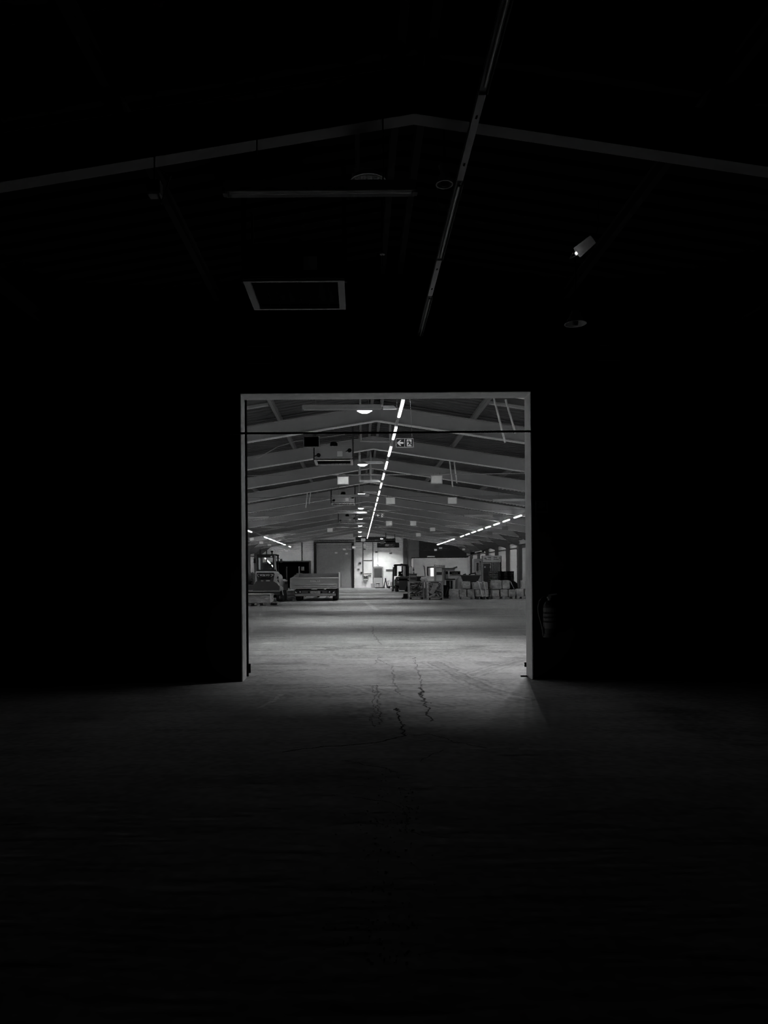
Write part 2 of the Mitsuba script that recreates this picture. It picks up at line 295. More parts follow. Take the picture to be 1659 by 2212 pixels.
# sliding door in the right wall
struct('door_3', bx(XR - .09, XR - .04, 42.5, 49.0, .03, 3.0), 'mat_pale', 'tall pale sliding door in the right wall beside the doorway edge')
part('door_3', 'frame', cat(bx(XR - .14, XR, 49.0, 49.6, 0, 3.25), bx(XR - .14, XR, 42.0, 49.6, 3.0, 3.25)), 'mat_charcoal'); part('door_3', 'track', cat(bx(XR - .3, XR, 42, 50.6, 3.45, 3.5), bx(XR - .26, XR - .2, 42, 50.6, 3.3, 3.45), bx(XR - .3, XR, 42, 50.6, 3.24, 3.3)), 'mat_light')
part('door_3', 'handle', bx(XR - .13, XR - .09, 46.6, 46.9, 1.75, 2.0), 'mat_black'); part('door_3', 'lock', bx(XR - .13, XR - .09, 45.6, 45.7, 2.35, 2.6), 'mat_black')

# ------------------------------------------------------------------ lamps
def spot(key, x, y, z, k=1.0, wide=0, tag=''):
    scene[key + '__light' + tag] = dict(type='spot', to_world=T().look_at(origin=[x, y, z], target=[x, y, 0], up=[0, 1, 0]), intensity=dict(type='rgb', value=[LAMP_I * k] * 3), sampling_weight=8.0, cutoff_angle=51 if wide == 9 else 45 + wide, beam_width=39 if wide == 9 else 24 + wide)
def high_bay(x, y, z, label, lit=True, arm=True, group=None, k=1.0, wide=0):
    """A round lamp on a rod from the roof, with a gear tray beside it."""
    t = thing('high_bay_lamp', label, 'lamp', group)
    part(t, 'shade', lathe([[.03, .10], [.06, .10], [.15, .035], [.165, 0], [.155, 0], [.14, .03], [.05, .085], [.03, .085]], (x, y, z), n=24), 'mat_gloss_grey', 40)
    part(t, 'rod', rod((x - .09, y, z + .06), (x - .09, y, roof_z(x)), .022), 'mat_light', True)
    if arm:
        part(t, 'gear_tray', prism([(x - .06, z + .1), (x + .6, z + .1), (x + .66, z + .05), (x + .66, z + .035), (x - .06, z + .03)], y - .05, y + .05), 'mat_pale')
    else:
        part(t, 'clamp', bx(x - .12, x + .03, y - .03, y + .03, z + .08, z + .12), 'mat_light')
    if lit:
        part(t, 'glowing_disc', lathe([[0, -.05], [.06, -.045], [.12, -.02], [.15, .012], [.15, .016], [0, .016]], (x, y, z), n=20), 'mat_white', True, 'glowing white disc', **emitter(DISC_L))
        pts = [(0, 0)] if wide != 9 else [(.16 * math.cos(a), .16 * math.sin(a)) for a in np.arange(0, 6.28, 2 * math.pi / 6)]
        for n, (ox, oy) in enumerate(pts): spot(t, x + ox, y + oy, z - .07, k / len(pts), wide, '' if n == 0 else f'_{n:03d}')
    else:
        part(t, 'louvre', cat([bx(x - .14, x + .14, y + i * .028 - .002, y + i * .028 + .002, z, z + .03) for i in range(-4, 5)] + [bx(x + i * .028 - .002, x + i * .028 + .002, y - .13, y + .13, z, z + .03) for i in range(-4, 5)]), 'mat_white', label='perforated louvre')
    return t
LAMP_D = [349, 233, 170, 139, 116, 101, 88, 78.5]
for i, d in enumerate(LAMP_D):
    y = F * 3.35 / d
    high_bay(.155, y, EYE + 3.35, f'{ORD[i]} glowing round lamp of the row left of the tube lights, counted from the doorway', k=1.0, wide=0 if y < 60 else 12)
high_bay(2.25, 71.3, EYE + 3.2, 'glowing round lamp high before the white end wall, right of the tube lights', arm=False, k=1.15, wide=20)
high_bay(2.85, 12.5, EYE + 3.35, 'glowing round lamp close behind the wall above the doorway', arm=False, k=1.15, wide=9)
high_bay(.11, 6.55, EYE + 3.4, 'unlit lamp with a glinting perforated louvre in the dark near hall', lit=False, arm=False)

def batten(xc, y, z, label, mats=('mat_light', 'mat_tube_off'), group=None, hang=True):
    t = thing('batten_light', label, 'light fitting', group)
    part(t, 'housing', rbox(xc - .76, xc + .76, y - .045, y + .045, z + .02, z + .08, .012), mats[0])
    part(t, 'reflector', cat(prism_x([(y - .045, z + .03), (y - .055, z - .01), (y - .05, z - .015), (y - .04, z + .022)], xc - .75, xc + .75), prism_x([(y + .045, z + .03), (y + .055, z - .01), (y + .05, z - .015), (y + .04, z + .022)], xc - .75, xc + .75)), mats[0])
    part(t, 'tube', rod((xc - .72, y, z), (xc + .72, y, z), .013), mats[1], True)
    part(t, 'end_cap', bx(xc - .77, xc - .73, y - .03, y + .03, z - .02, z + .04), 'mat_grey'); part(t, 'end_cap', bx(xc + .73, xc + .77, y - .03, y + .03, z - .02, z + .04), 'mat_grey')
    if hang:
        for s in (-.5, .5): part(t, 'hanger', rod((xc + s, y, z + .06), (xc + s, y, roof_z(xc + s)), .006, 6), 'mat_grey')
    return t
batten(-.28, 5.95, EYE + 3.02, 'unlit strip light hanging crosswise in the dark near hall', mats=('mat_white', 'mat_white'))
batten(-.28, 14.2, EYE + 3.10, 'unlit strip light hanging crosswise beside the first glowing lamp')
batten(-.28, 30.5, EYE + 3.10, 'unlit strip light hanging crosswise just before the fifth roof frame')
batten(-.28, 39.2, EYE + 3.10, 'pale unlit strip light hanging crosswise left of the far exit sign')
batten(-.28, 47.6, EYE + 3.10, 'farthest unlit strip light crosswise above the third hanging heater')
for i, y in enumerate((30.8, 39.2, 47.7, 56.1)):
    batten(6.3, y, EYE + 2.9, f'{ORD[i]} unlit strip light under the right roof slope, counted from the doorway', ('mat_pale', 'mat_tube_off'))
    if i: batten(-5.4, y, EYE + 2.9, f'{ORD[i - 1]} unlit strip light under the left roof slope, counted from the doorway', ('mat_pale', 'mat_tube_off'))

def trunking(x, z, y0, y1, tubes, label, lit, missing=(), k_=1.0):
    t = thing('light_trunking', label, 'light row')
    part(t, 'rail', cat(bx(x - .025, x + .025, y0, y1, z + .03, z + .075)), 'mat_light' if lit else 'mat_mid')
    prev = y0
    for a in tubes:
        if a - .06 > prev:
            c = bx(x - .026, x + .026, prev, a - .06, z + .012, z + .032)
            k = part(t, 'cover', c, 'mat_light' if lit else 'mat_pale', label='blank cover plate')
            if not lit:
                for q in (.22, .78): yy = prev + (a - .06 - prev) * q; part(k, 'hole', bx(x - .008, x + .008, yy - .02, yy + .02, z + .009, z + .013), 'mat_black')
        prev = a + 1.56
        if any(abs(a - q) < .5 for q in missing): continue
        part(t, 'tube', rod((x, a, z), (x, a + 1.44, z), (.04 if k_ > 1 else .028) if lit else .013, 8), 'mat_white' if lit else 'mat_tube_off', True, 'glowing tube' if lit else None, **(emitter(TUBE_L * k_) if lit else {}))
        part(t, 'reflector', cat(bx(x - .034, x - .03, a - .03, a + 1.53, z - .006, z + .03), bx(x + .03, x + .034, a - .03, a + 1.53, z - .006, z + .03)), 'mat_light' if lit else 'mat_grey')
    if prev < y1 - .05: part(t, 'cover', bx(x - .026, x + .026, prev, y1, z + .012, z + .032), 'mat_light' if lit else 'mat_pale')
    y = y0 + .6
    while y < y1:
        part(t, 'hanger', rod((x, y, z + .07), (x, y, roof_z(x)), .005, 5), 'mat_grey'); y += 8.46
trunking(.88, EYE + 3.28, 11.0, 73.4, [11.71 + 2.65 * k for k in range(23)], 'long central row of glowing fluorescent tubes running down the lit hall', True)
trunking(.88, EYE + 3.28, -1.0, 10.36, [.95, 3.62, 6.37, 9.0], 'dark unlit row of tube lights hanging in the near hall', False)
trunking(7.39, EYE + 2.54, 12.5, 70.5, [12.75 + 2.65 * k for k in range(22)], 'row of glowing fluorescent tubes under the right roof slope', True, missing=[12.75 + 2.65 * 16], k_=1.25)
trunking(-6.54, EYE + 2.54, 12.5, 73.0, [12.75 + 2.65 * k for k in range(23)], 'row of glowing fluorescent tubes under the left roof slope', True, missing=[12.75 + 2.65 * k for k in (13, 14, 21)], k_=1.55)

# ------------------------------------------------------------------ signs, wires and gear hanging in the hall
def exit_sign(y, px, py, w, label, rope_top):
    c = at(px, py, y); w = w * y / F; h = w * .5
    t = thing('exit_sign', label, 'exit sign')
    x0, x1, z0, z1 = c[0] - w / 2, c[0] + w / 2, c[2] - h / 2, c[2] + h / 2
    part(t, 'panel', bx(x0, x1, y - .012, y + .012, z0, z1), 'mat_dark')
    part(t, 'rim', cat(bx(x0 - .004, x1 + .004, y - .018, y + .014, z1 - .008, z1 + .004), bx(x0 - .004, x1 + .004, y - .018, y + .014, z0 - .004, z0 + .008), bx(x0 - .004, x0 + .008, y - .018, y + .014, z0, z1), bx(x1 - .008, x1 + .004, y - .018, y + .014, z0, z1),
                       bx(c[0] - .005, c[0] + .005, y - .018, y - .01, z0, z1)), 'mat_pale')
    a = h * .38; cx = c[0] - w * .26
    arrow = [(cx - a, c[2]), (cx - a * .05, c[2] + a * .85), (cx + a * .4, c[2] + a * .85), (cx - a * .2, c[2] + a * .25), (cx + a, c[2] + a * .25), (cx + a, c[2] - a * .25), (cx - a * .2, c[2] - a * .25), (cx + a * .4, c[2] - a * .85), (cx - a * .05, c[2] - a * .85)]
    part(t, 'arrow', prism(arrow, y - .016, y - .012), 'mat_white', label='pale arrow pointing left, with a faint added glow', **emitter(.16 / 32))  # faint glow added to brighten the arrow and doorway symbol
    mx = c[0] + w * .26; u = h * .8
    part(t, 'doorway_symbol', bx(mx - u * .34, mx + u * .34, y - .015, y - .012, c[2] - u * .5, c[2] + u * .5), 'mat_white', label='pale doorway of the running man symbol, with a faint added glow', **emitter(.16 / 32))
    L = lambda pts, r: cat([rod((mx + p[0] * u, y - .019, c[2] + p[1] * u), (mx + q[0] * u, y - .019, c[2] + q[1] * u), r * u, 6) for p, q in zip(pts[:-1], pts[1:])])
    head = lathe([[0, -.003], [.075 * u, -.003], [.075 * u, .003], [0, .003]], (mx - .04 * u, y - .019, c[2] + .33 * u), 'y', 12)
    part(t, 'running_man', cat(head, L([(-.02, .2), (.06, -.06)], .085), L([(-.02, .2), (-.18, .1), (-.28, .18)], .045), L([(0, .2), (.16, .12), (.26, .0)], .045), L([(.06, -.06), (.2, -.16), (.3, -.34)], .055), L([(.06, -.06), (-.06, -.24), (-.22, -.36)], .055)), 'mat_soot', label='dark running man')
    part(t, 'cord', rod((x1 - .02, y, z1), (x1 - .02 - rope_top * .08, y, roof_z(x1) - .02), .003, 5), 'mat_light')
    part(t, 'cord', rod((x0 + .02, y, z1), (x0 + .02, y, roof_z(x0) - .02), .003, 5), 'mat_grey')
exit_sign(13.1, 874, 957, 37.5, 'large exit sign with arrow and running man right of the tube lights', 1)
exit_sign(29.6, 821, 1113.4, 17.5, 'small distant exit sign right of the tube lights', 0)

WIRE_H = {}
def wire(y, label, z=EYE + 1.9, mat='mat_steel', r=.011, x0=XL + .02, x1=XR - .02):
    sag = 0
    one('cross_wire', pipe([(x0, y, z + .03), (XM, y, z), (x1, y, z + .03)], r, 6), mat, label, 'wire'); WIRE_H[round(y, 2)] = z
wire(10.28, 'cable blackened as unlit, stretched across the front of the doorway', EYE + 1.915, 'mat_black', .014)  # black tone carries the shade of the unlit hall
WY = [14.62 + 4.23 * k for k in range(13)]
for i, y in enumerate(WY):
    wire(y, f'{ORD[i]} thin wire spanning the hall beyond the doorway', r=.007 if i in (0, 4, 7) else .005, mat='mat_steel' if i in (0, 4, 7) else 'mat_grey')
def hang_sign(px, py, w, h, y, label, mat='mat_pale', face=None, tilt_=0, group=None):
    c = at(px, py, y); w, h = w * y / F, h * y / F; x0, x1, z0, z1 = c[0] - w / 2, c[0] + w / 2, c[2] - h / 2, c[2] + h / 2
    t = thing('hanging_sign', label, 'sign', group)
    part(t, 'board', tilt(bx(x0, x1, y - .012, y - .002, z0, z1), tilt_, [0, 1, 0], c), face or ('mat_sign' if mat != 'mat_grey' else mat))
    part(t, 'rim', tilt(cat(bx(x0 - .006, x1 + .006, y - .018, y, z1 - .006, z1 + .006), bx(x0 - .006, x1 + .006, y - .018, y, z0 - .006, z0 + .006), bx(x0 - .006, x0 + .006, y - .018, y, z0, z1), bx(x1 - .006, x1 + .006, y - .018, y, z0, z1)), tilt_, [0, 1, 0], c), mat)
    zt = EYE + 1.93
    for s in (-.3, .3): part(t, 'hook', rod((c[0] + s * w, y - .01, z1 - .01), (c[0] + s * w, y, max(zt, z1 + .02)), .004, 5), 'mat_charcoal')
hang_sign(673, 954.5, 33, 22, 10.28, 'sign in a pale frame, its face darkened as backlit, hanging from the cable in the doorway', 'mat_sign', 'mat_soot')  # dark face: backlit shade put into the colour
SIGNS = [(741, 1038, 24, 17, 0, 'pale sign on the first wire, left of the lamps'), (943, 1036, 24, 17, 0, 'pale sign on the first wire, right of the tube lights'),
    (843.5, 1082, 19, 13.5, 1, 'pale sign on the second wire, close right of the tube lights'), (977, 1081.5, 19, 13.5, 1, 'pale sign on the second wire, far right of the tube lights'),
    (840.5, 1130.5, 13.5, 10, 3, 'pale sign on the fourth wire, close right of the tube lights'), (892.5, 1130.5, 13, 10, 3, 'pale sign on the fourth wire, farther right of the tube lights'),
    (934.5, 1143.5, 11.5, 8, 4, 'pale sign on the fifth wire, above the white cabin'), (712.8, 1145, 11.5, 8.5, 4, 'pale sign on the fifth wire, left above the roller shutter'),
    (903.8, 1155.2, 10, 7.5, 5, 'pale sign on the sixth wire, above the left end of the white cabin'), (1091, 1141, 12, 7.5, 4, 'grey sign on the fifth wire, right of the right tube row'),
    (1057.5, 1152, 11, 7, 5, 'grey sign on the sixth wire, under the right tube row'), (768.3, 1155.5, 10.5, 7, 5, 'grey sign on the sixth wire, left of the lamps'),
    (543.8, 1164.6, 9.5, 6, 6, 'tilted sign on the seventh wire, leftmost under the left tube row'), (564.5, 1172.3, 8, 5, 7, 'small sign below the left tube row, second from the left jamb'), (582, 1177, 7.5, 4.5, 8, 'small sign below the left tube row, third from the left jamb'),
    (784.5, 1166.3, 9, 6.2, 7, 'bright white sign at the foot of the tube light row'), (825.8, 1172.6, 8, 5.2, 9, 'grey sign in front of the hanging black unit'),
    (743.6, 1186.8, 6.2, 3.8, 10, 'small sign in front of the roller shutter, upper right'), (726, 1194.2, 6, 3.2, 12, 'small sign in front of the roller shutter, lowest left'), (748.5, 1196.2, 5.6, 3.5, 12, 'small sign in front of the roller shutter, lower right'),
    (764.5, 1182.2, 7, 4.4, 9, 'pale sign at the right edge of the roller shutter'), (787.5, 1178, 5.5, 5.5, 11, 'pale sign with a dark mark on the white end wall'), (941, 1188, 5.8, 3.8, 11, 'small sign in front of the dark recess panel, lower left'), (951.5, 1184, 7, 3, 10, 'small sign in front of the dark recess panel, middle'), (1001.8, 1186.8, 6, 4, 10, 'small sign at the right end of the dark recess panel'),
    (619.5, 1190, 6.2, 4.6, 10, 'pale sign over the excavator, high on the end wall'), (813, 1192.5, 5, 3, 12, 'small dark sign on the white end wall, left'), (844, 1195.3, 5, 3, 12, 'small dark sign on the white end wall, right'), (787, 1186.3, 5, 3, 11, 'small grey sign beside the pipe on the white end wall')]
for (px, py, w, h, i, lab) in SIGNS:
    m = 'mat_grey' if ('grey' in lab or 'dark sign' in lab) else ('mat_white' if 'bright' in lab else 'mat_pale')
    i = min(12, max(0, int((F * 1.89 / (CY - py + h / 2 - ROLL * (px - CX)) - 14.62) / 4.23)))
    for o in ORD: lab = lab.replace(f'{o} wire', 'NTH wire')
    lab = lab.replace('NTH', ORD[i])
    hang_sign(px, py, w, h, WY[i], lab, m, None, -10 if 'tilted' in lab else 0)

def heater(x0, y0, z0, label, near=False):
    """A hanging air heater: box, straps, open frame underneath, flue."""
    w, d, h = 1.0, .8, .40
    t = thing('unit_heater', label, 'heater')
    m = 'mat_shaded_near_purlin' if near else 'mat_mid'  # near casing darkened for the unlit hall
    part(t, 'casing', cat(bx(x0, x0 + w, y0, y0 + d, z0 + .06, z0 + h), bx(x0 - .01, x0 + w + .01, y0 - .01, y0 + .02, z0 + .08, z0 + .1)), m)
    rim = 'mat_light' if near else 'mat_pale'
    part(t, 'outlet_frame', cat(bx(x0 - .02, x0 + w + .02, y0 - .02, y0 + .012, z0, z0 + .03), bx(x0 - .02, x0 + w + .02, y0 + d - .012, y0 + d + .02, z0, z0 + .03), bx(x0 - .02, x0 + .05, y0, y0 + d, z0, z0 + .03), bx(x0 + w - .05, x0 + w + .02, y0, y0 + d, z0, z0 + .03)), rim, label='pale frame of the air outlet')
    part(t, 'outlet_dark_plate', bx(x0 + .05, x0 + w - .05, y0 + .015, y0 + d - .015, z0 + .05, z0 + .058), 'mat_black', label='black plate for the shade inside the air outlet')  # black sheet gives the open outlet its inner shade
    part(t, 'louvre', cat([bx(x0 + .06 + i * .11, x0 + .07 + i * .11, y0 + .02, y0 + d - .02, z0 + .02, z0 + .06) for i in range(9)]), 'mat_black')
    part(t, 'flue', lathe([[0, 0], [.1, 0], [.1, .12], [.07, .16], [0, .16]], (x0 + w * .5, y0 + d * .4, z0 + h), n=14), 'mat_black', True)
    part(t, 'sticker', bx(x0 + .6, x0 + .74, y0 - .004, y0, z0 + .12, z0 + .26), 'mat_pale', label='pale sticker')
    for vx, vz in ((x0 + .1, z0 + .16), (x0 + .93, z0 + .28)):
        part(t, 'valve', cat(lathe([[0, -.05], [.05, -.04], [.055, 0], [0, 0]], (vx, y0, vz), 'y', 14), pipe([(vx, y0 - .03, vz), (vx - .1, y0 - .03, vz - .03)], .012, 6)), 'mat_black')
    for sx in (x0 - .02, x0 + w + .02):
        part(t, 'strap', bx(sx - .025, sx + .025, y0 + .05, y0 + .09, z0 + .02, roof_z(sx) - .02), 'mat_dark'); part(t, 'strap', bx(sx - .012, sx + .012, y0 + d - .09, y0 + d - .05, z0 + .02, roof_z(sx) - .02), 'mat_dark')
heater(-1.14, 7.7, EYE + 2.99, 'unlit air heater with a pale outlet frame hanging in the dark near hall', True)
heater(-1.14, 20.05, EYE + 2.99, 'nearest lit air heater with a sticker, hanging left of the lamps')
heater(-1.14, 32.6, EYE + 2.99, 'second lit air heater hanging left of the lamps')
heater(-1.14, 44.6, EYE + 2.95, 'third air heater hanging left of the lamps, behind the pale strip light')
t = thing('ventilation_unit', 'black ventilation unit hanging before the white end wall', 'ventilation unit')
a, b = at(833, 1163.3, 66), at(854.5, 1172, 66); part(t, 'upper_box', cat(bx(a[0], b[0], 66, 66.7, b[2], a[2]), bx(a[0] + .05, b[0] - .05, 65.97, 66, b[2] + .1, b[2] + .14)), 'mat_black')
c, d = at(815, 1172.3, 66), at(862.5, 1182.5, 66); part(t, 'lower_box', bx(c[0], d[0], 66.1, 66.7, d[2], c[2]), 'mat_soot')
part(t, 'grille', cat([bx(b[0] - .62, b[0] - .1, 66.06, 66.1, d[2] + .08 + i * .09, d[2] + .11 + i * .09) for i in range(3)]), 'mat_light')
part(t, 'motor', rbox(a[0] - .05, a[0] + .28, 65.9, 66.1, d[2] + .1, d[2] + .3, .04), 'mat_mid')
for x in (a[0] + .03, b[0] - .05): part(t, 'strap', bx(x - .03, x + .03, 66.3, 66.36, a[2], roof_z(x) - .02), 'mat_dark')

def conduit(pts, label, r=.032, mat='mat_light'):
    return one('conduit_pipe', pipe(pts, r, 10), mat, label, 'pipe', smooth=40)
a = at(779, 918, 21.5); b = at(779, 952.5, 21.5); c = at(843, 953.5, 21.5)
conduit([(a[0], 21.5, roof_z(a[0])), tuple(b), tuple(c), (c[0], 21.5, roof_z(c[0]))], 'bent pale pipe dropping from the ridge behind the first lamp')
t = thing('hanging_rack', 'pale pipe rack with two uprights hanging below the second lamp', 'pipe rack')
a, b, m, c = at(777, 1041, 26.5), at(820, 1041, 26.5), at(800.5, 1041, 26.5), 0
part(t, 'upright', rod(tuple(a), (a[0], 26.5, roof_z(a[0])), .04, 10), 'mat_light', True); part(t, 'upright', rod(tuple(m), (m[0], 26.5, roof_z(m[0])), .04, 10), 'mat_light', True)
part(t, 'tray', prism([(a[0], a[2] - .02), (b[0] + .04, a[2] - .02), (b[0] - .04, a[2] + .06), (a[0], a[2] + .06)], 26.44, 26.56), 'mat_pale')
for (y, p, q, lab, sp) in ((16.2, (1069.5, 870), (1091, 956), 'pair of long pale rods hanging from the right roof light nearest the doorway', 22.5),
                       (24.7, (971, 995), (978, 1052), 'pair of pale rods hanging from the second right roof light', 9), (33.1, (664, 1065), (660.5, 1097), 'pair of pale rods hanging from the left roof slope', 7.5)):
    t = thing('opener_rods', lab, 'opener rods')
    for k in range(2):
        a, b = at(p[0] + k * sp, p[1] - k * 7, y), at(q[0] + k * sp, q[1] - k * (20 if k and y < 20 else 8), y + .01)
        d = (a - b) / np.linalg.norm(a - b); s = (roof_z(a[0]) - .16 - a[2]) / d[2]
        part(t, 'rod', rod(b, a + d * max(s, 0), .022, 8), 'mat_white', True)
# ------------------------------------------------------------------ the dark near hall
t = thing('fire_extinguisher', 'fire extinguisher with a looped hose on the dark wall right of the doorway', 'fire extinguisher')
c = at(1187, 1335, YW - .12); x, y = c[0], c[1]; zb, zt = at(1187, 1376, y)[2], at(1187, 1297, y)[2]
part(t, 'bottle', lathe([[0, zb], [.075, zb], [.082, zb + .02], [.082, zt - .07], [.06, zt - .02], [.025, zt], [0, zt]], (x, y, 0), n=28), 'mat_gloss_dark', 40)
part(t, 'foot', lathe([[.084, zb], [.09, zb], [.09, zb + .05], [.084, zb + .05]], (x, y, 0), n=24), 'mat_rubber')
part(t, 'valve', cat(rod((x, y, zt), (x, y, zt + .05), .02), bx(x - .03, x + .02, y - .02, y + .02, zt + .03, zt + .07), bar((x - .02, y, zt + .07), (x + .1, y - .02, zt + .09), .02, .02)), 'mat_gloss_grey')
hp = [(1184, 1287), (1174, 1289), (1166, 1298), (1162.5, 1312), (1164, 1326), (1169, 1345), (1173, 1360), (1174.5, 1372)]
part(t, 'hose', pipe([tuple(at(*q, y - .01)) for q in hp], .012, 8), 'mat_rubber', True)
part(t, 'nozzle', rod(at(1173, 1355, y - .01), at(1175, 1374, y - .01), .02), 'mat_rubber')
part(t, 'label', lathe([[.0835, zb + .12], [.0835, zt - .1]], (x, y, 0), n=28), 'mat_grey', label='printed label')
for k, z in enumerate((zb + .20, zb + .26, zb + .32)): part(t, 'print', lathe([[.0842, z], [.0842, z + .025]], (x, y, 0), n=28), 'mat_dark')
part(t, 'bracket', bx(x - .03, x + .03, y + .06, YW, zt - .2, zt - .12), 'mat_dark')
def frame_sign(px0, py0, px1, py1, label):
    a, b = at(px0, py0, YW - .02), at(px1, py1, YW - .02); t = thing('wall_panel', label, 'panel')
    part(t, 'board', bx(a[0], b[0], YW - .02, YW, b[2], a[2]), 'mat_soot'); part(t, 'rim', cat(bx(a[0], b[0], YW - .03, YW, a[2] - .012, a[2]), bx(a[0], b[0], YW - .03, YW, b[2], b[2] + .012), bx(a[0], a[0] + .012, YW - .03, YW, b[2], a[2]), bx(b[0] - .012, b[0], YW - .03, YW, b[2], a[2])), 'mat_dark')
frame_sign(534, 747, 587, 785, 'dark framed panel high on the unlit wall left above the doorway')
frame_sign(1291, 745, 1343, 779, 'dark framed panel high on the unlit wall right above the doorway')
frame_sign(1157, 1082, 1183, 1107, 'dark framed notice on the unlit wall beside the right jamb')
frame_sign(90, 745, 142, 779, 'dark framed panel high on the unlit wall, far left')
# bell lamps and the reflector lamp
def bell(px, py, y, r, label):
    c = at(px, py, y); t = thing('bell_lamp', label, 'lamp')
    part(t, 'shade', lathe([[.03, .16], [.05, .16], [r * .5, .1], [r, 0], [r - .012, 0], [r * .48, .08], [.04, .14], [.03, .14]], tuple(c), n=28), 'mat_light', 40)
    part(t, 'bulb', lathe([[0, -.02], [.03, -.01], [.035, .03], [.02, .1], [0, .1]], tuple(c), n=14), 'mat_dark', True)
    part(t, 'rod', rod(c + [0, 0, .15], (c[0], y, roof_z(c[0])), .012), 'mat_shaded_near_purlin')
bell(960, 399, 6.4, .075, 'small unlit bell lamp beside the dark trunking in the near hall')
bell(1243, 700, 9.2, .135, 'unlit bell lamp hanging low in the right of the near hall')
t = thing('reflector_lamp', 'tilted cylinder lamp with a glowing glint added, right of the near trunking', 'lamp')
c = at(1246, 546, 8.0); ax = np.array([.75, -.35, .55]); ax /= np.linalg.norm(ax)
sh = trimesh.creation.revolve(np.array([[.055, 0], [.06, 0], [.05, .2], [.0, .2], [0, .195], [.045, .195]]), sections=24)
M = trimesh.geometry.align_vectors([0, 0, 1], ax); M[:3, 3] = c; sh.apply_transform(M); part(t, 'shade', sh, 'mat_sign', 40)
bulb = trimesh.creation.icosphere(subdivisions=2, radius=.017); bulb.apply_translation(c - ax * .006); part(t, 'bulb', bulb, 'mat_white', True, 'small glowing sphere in place of the glass glint', **emitter(1.0 / 32))  # glowing sphere stands in for the glint on the lamp glass
part(t, 'guard', pipe([tuple(c - ax * .0 + [-.04, 0, 0]), tuple(c - ax * .09), tuple(c + [.05, 0, 0])], .004, 6), 'mat_bright')
e = c + ax * .2; part(t, 'cord', pipe([tuple(e), (e[0] + .05, e[1], e[2] + .1), (e[0] + .06, e[1], roof_z(e[0] + .06))], .008, 6), 'mat_dark')
t = thing('junction_box', 'small dim box with a cable on the left roof slope of the near hall', 'box')
c = at(334, 410, 5.6); part(t, 'body', rbox(c[0] - .05, c[0] + .05, 5.55, 5.65, c[2] - .05, c[2] + .06, .01), 'mat_mid'); part(t, 'arm', rod((c[0], 5.6, c[2] + .05), (c[0], 5.6, roof_z(c[0]) - .05), .006, 6), 'mat_black')
part(t, 'cable', pipe([(c[0] + .03, 5.6, c[2] - .04), (c[0] + .05, 5.6, c[2] - .1), (c[0] + .12, 5.6, c[2] + .1), (c[0] + .02, 5.6, c[2] + .16)], .008, 6), 'mat_mid')
t = thing('sensor_rod', 'thin rod with a small hook hanging over the near hall, above the doorway', 'hanging rod')
c = at(826, 548, 8.5); part(t, 'rod', rod((c[0], 8.5, c[2] - .15), (c[0], 8.5, roof_z(c[0])), .006, 6), 'mat_dark'); part(t, 'hook', lathe([[.0, -.02], [.03, -.01], [.03, .01], [0, .02]], tuple(c), n=12), 'mat_mid')
random.seed(5)
stones = []
for k in range(260):
    px, py = random.gauss(820, 55), random.uniform(1660, 2080)
    if k % 4 == 0: px, py = random.gauss(880, 14), random.uniform(1700, 1800)
    q = floor_at(px, py); r = random.uniform(.002, .006)
    m = trimesh.creation.icosahedron(); m.apply_scale([r * random.uniform(.7, 1.5), r, r * .8]); m.apply_translation([q[0], q[1], r * .6]); stones.append(m)
one('floor_grit', cat(stones), 'mat_white', 'scattered pale grit on the dark floor in the foreground', 'grit'); labels['floor_grit']['kind'] = 'stuff'

# ------------------------------------------------------------------ vehicles and goods in the lit hall
def Q(ox, oy, k):
    """Points read from an enlarged view: its corner in the photograph and its scale."""
    return lambda x, y, d: at(ox + x / k, oy + y / k, d)
def poly(fn, pts, d, y0, y1):
    return prism([(q[0], q[2]) for q in (fn(x, y, d) for x, y in pts)], y0, y1)
def rect(fn, x0, y0, x1, y1, d, ya, yb, floor=False):
    a, b = fn(x0, y0, d), fn(x1, y1, d)
    return bx(a[0], b[0], ya, yb, 0.0 if floor else b[2], a[2])

# compact excavator seen from behind
V = Q(525, 1170, 13.83); D = 39.0
t = thing('compact_excavator', 'compact excavator seen from behind, its cab beside the left jamb of the doorway', 'excavator')
part(t, 'rear_shell', poly(V, [(300, 1465), (300, 1330), (355, 1200), (365, 905), (382, 885), (935, 885), (978, 958), (1035, 985), (1072, 1060), (1098, 1300), (1100, 1465)], D, 39.12, 40.9), 'mat_gloss_white', label='pale rear body shell')
part(t, 'counterweight', poly(V, [(300, 1468), (300, 1335), (345, 1260), (400, 1185), (905, 1185), (1000, 1240), (1085, 1335), (1085, 1468)], D, 38.95, 40.0), 'mat_gloss_dark', label='dark curved counterweight')
gr = part(t, 'grille', poly(V, [(400, 950), (425, 925), (905, 925), (935, 965), (895, 1190), (425, 1190), (398, 1050)], D, 39.02, 39.14), 'mat_dark', label='dark engine cover')
for r in ((540, 1155, 600, 1190), (690, 1148, 800, 1195)): part(gr, 'vent_plate', rect(V, *r, D, 39.0, 39.03), 'mat_light')
for y in (1085, 1112): part(gr, 'slot', rect(V, 480, y, 820, y + 14, D, 38.995, 39.03), 'mat_black')
bd = part(t, 'badge_panel', poly(V, [(385, 1000), (430, 935), (890, 935), (935, 1000), (890, 1062), (430, 1062)], D, 38.95, 39.03), 'mat_soot', label='dark badge panel')
part(bd, 'lettering', words('VOLVO', .095, V(650, 1000, D) - [0, .06, 0], .02, True, 1.12), 'mat_white', label='white VOLVO lettering')
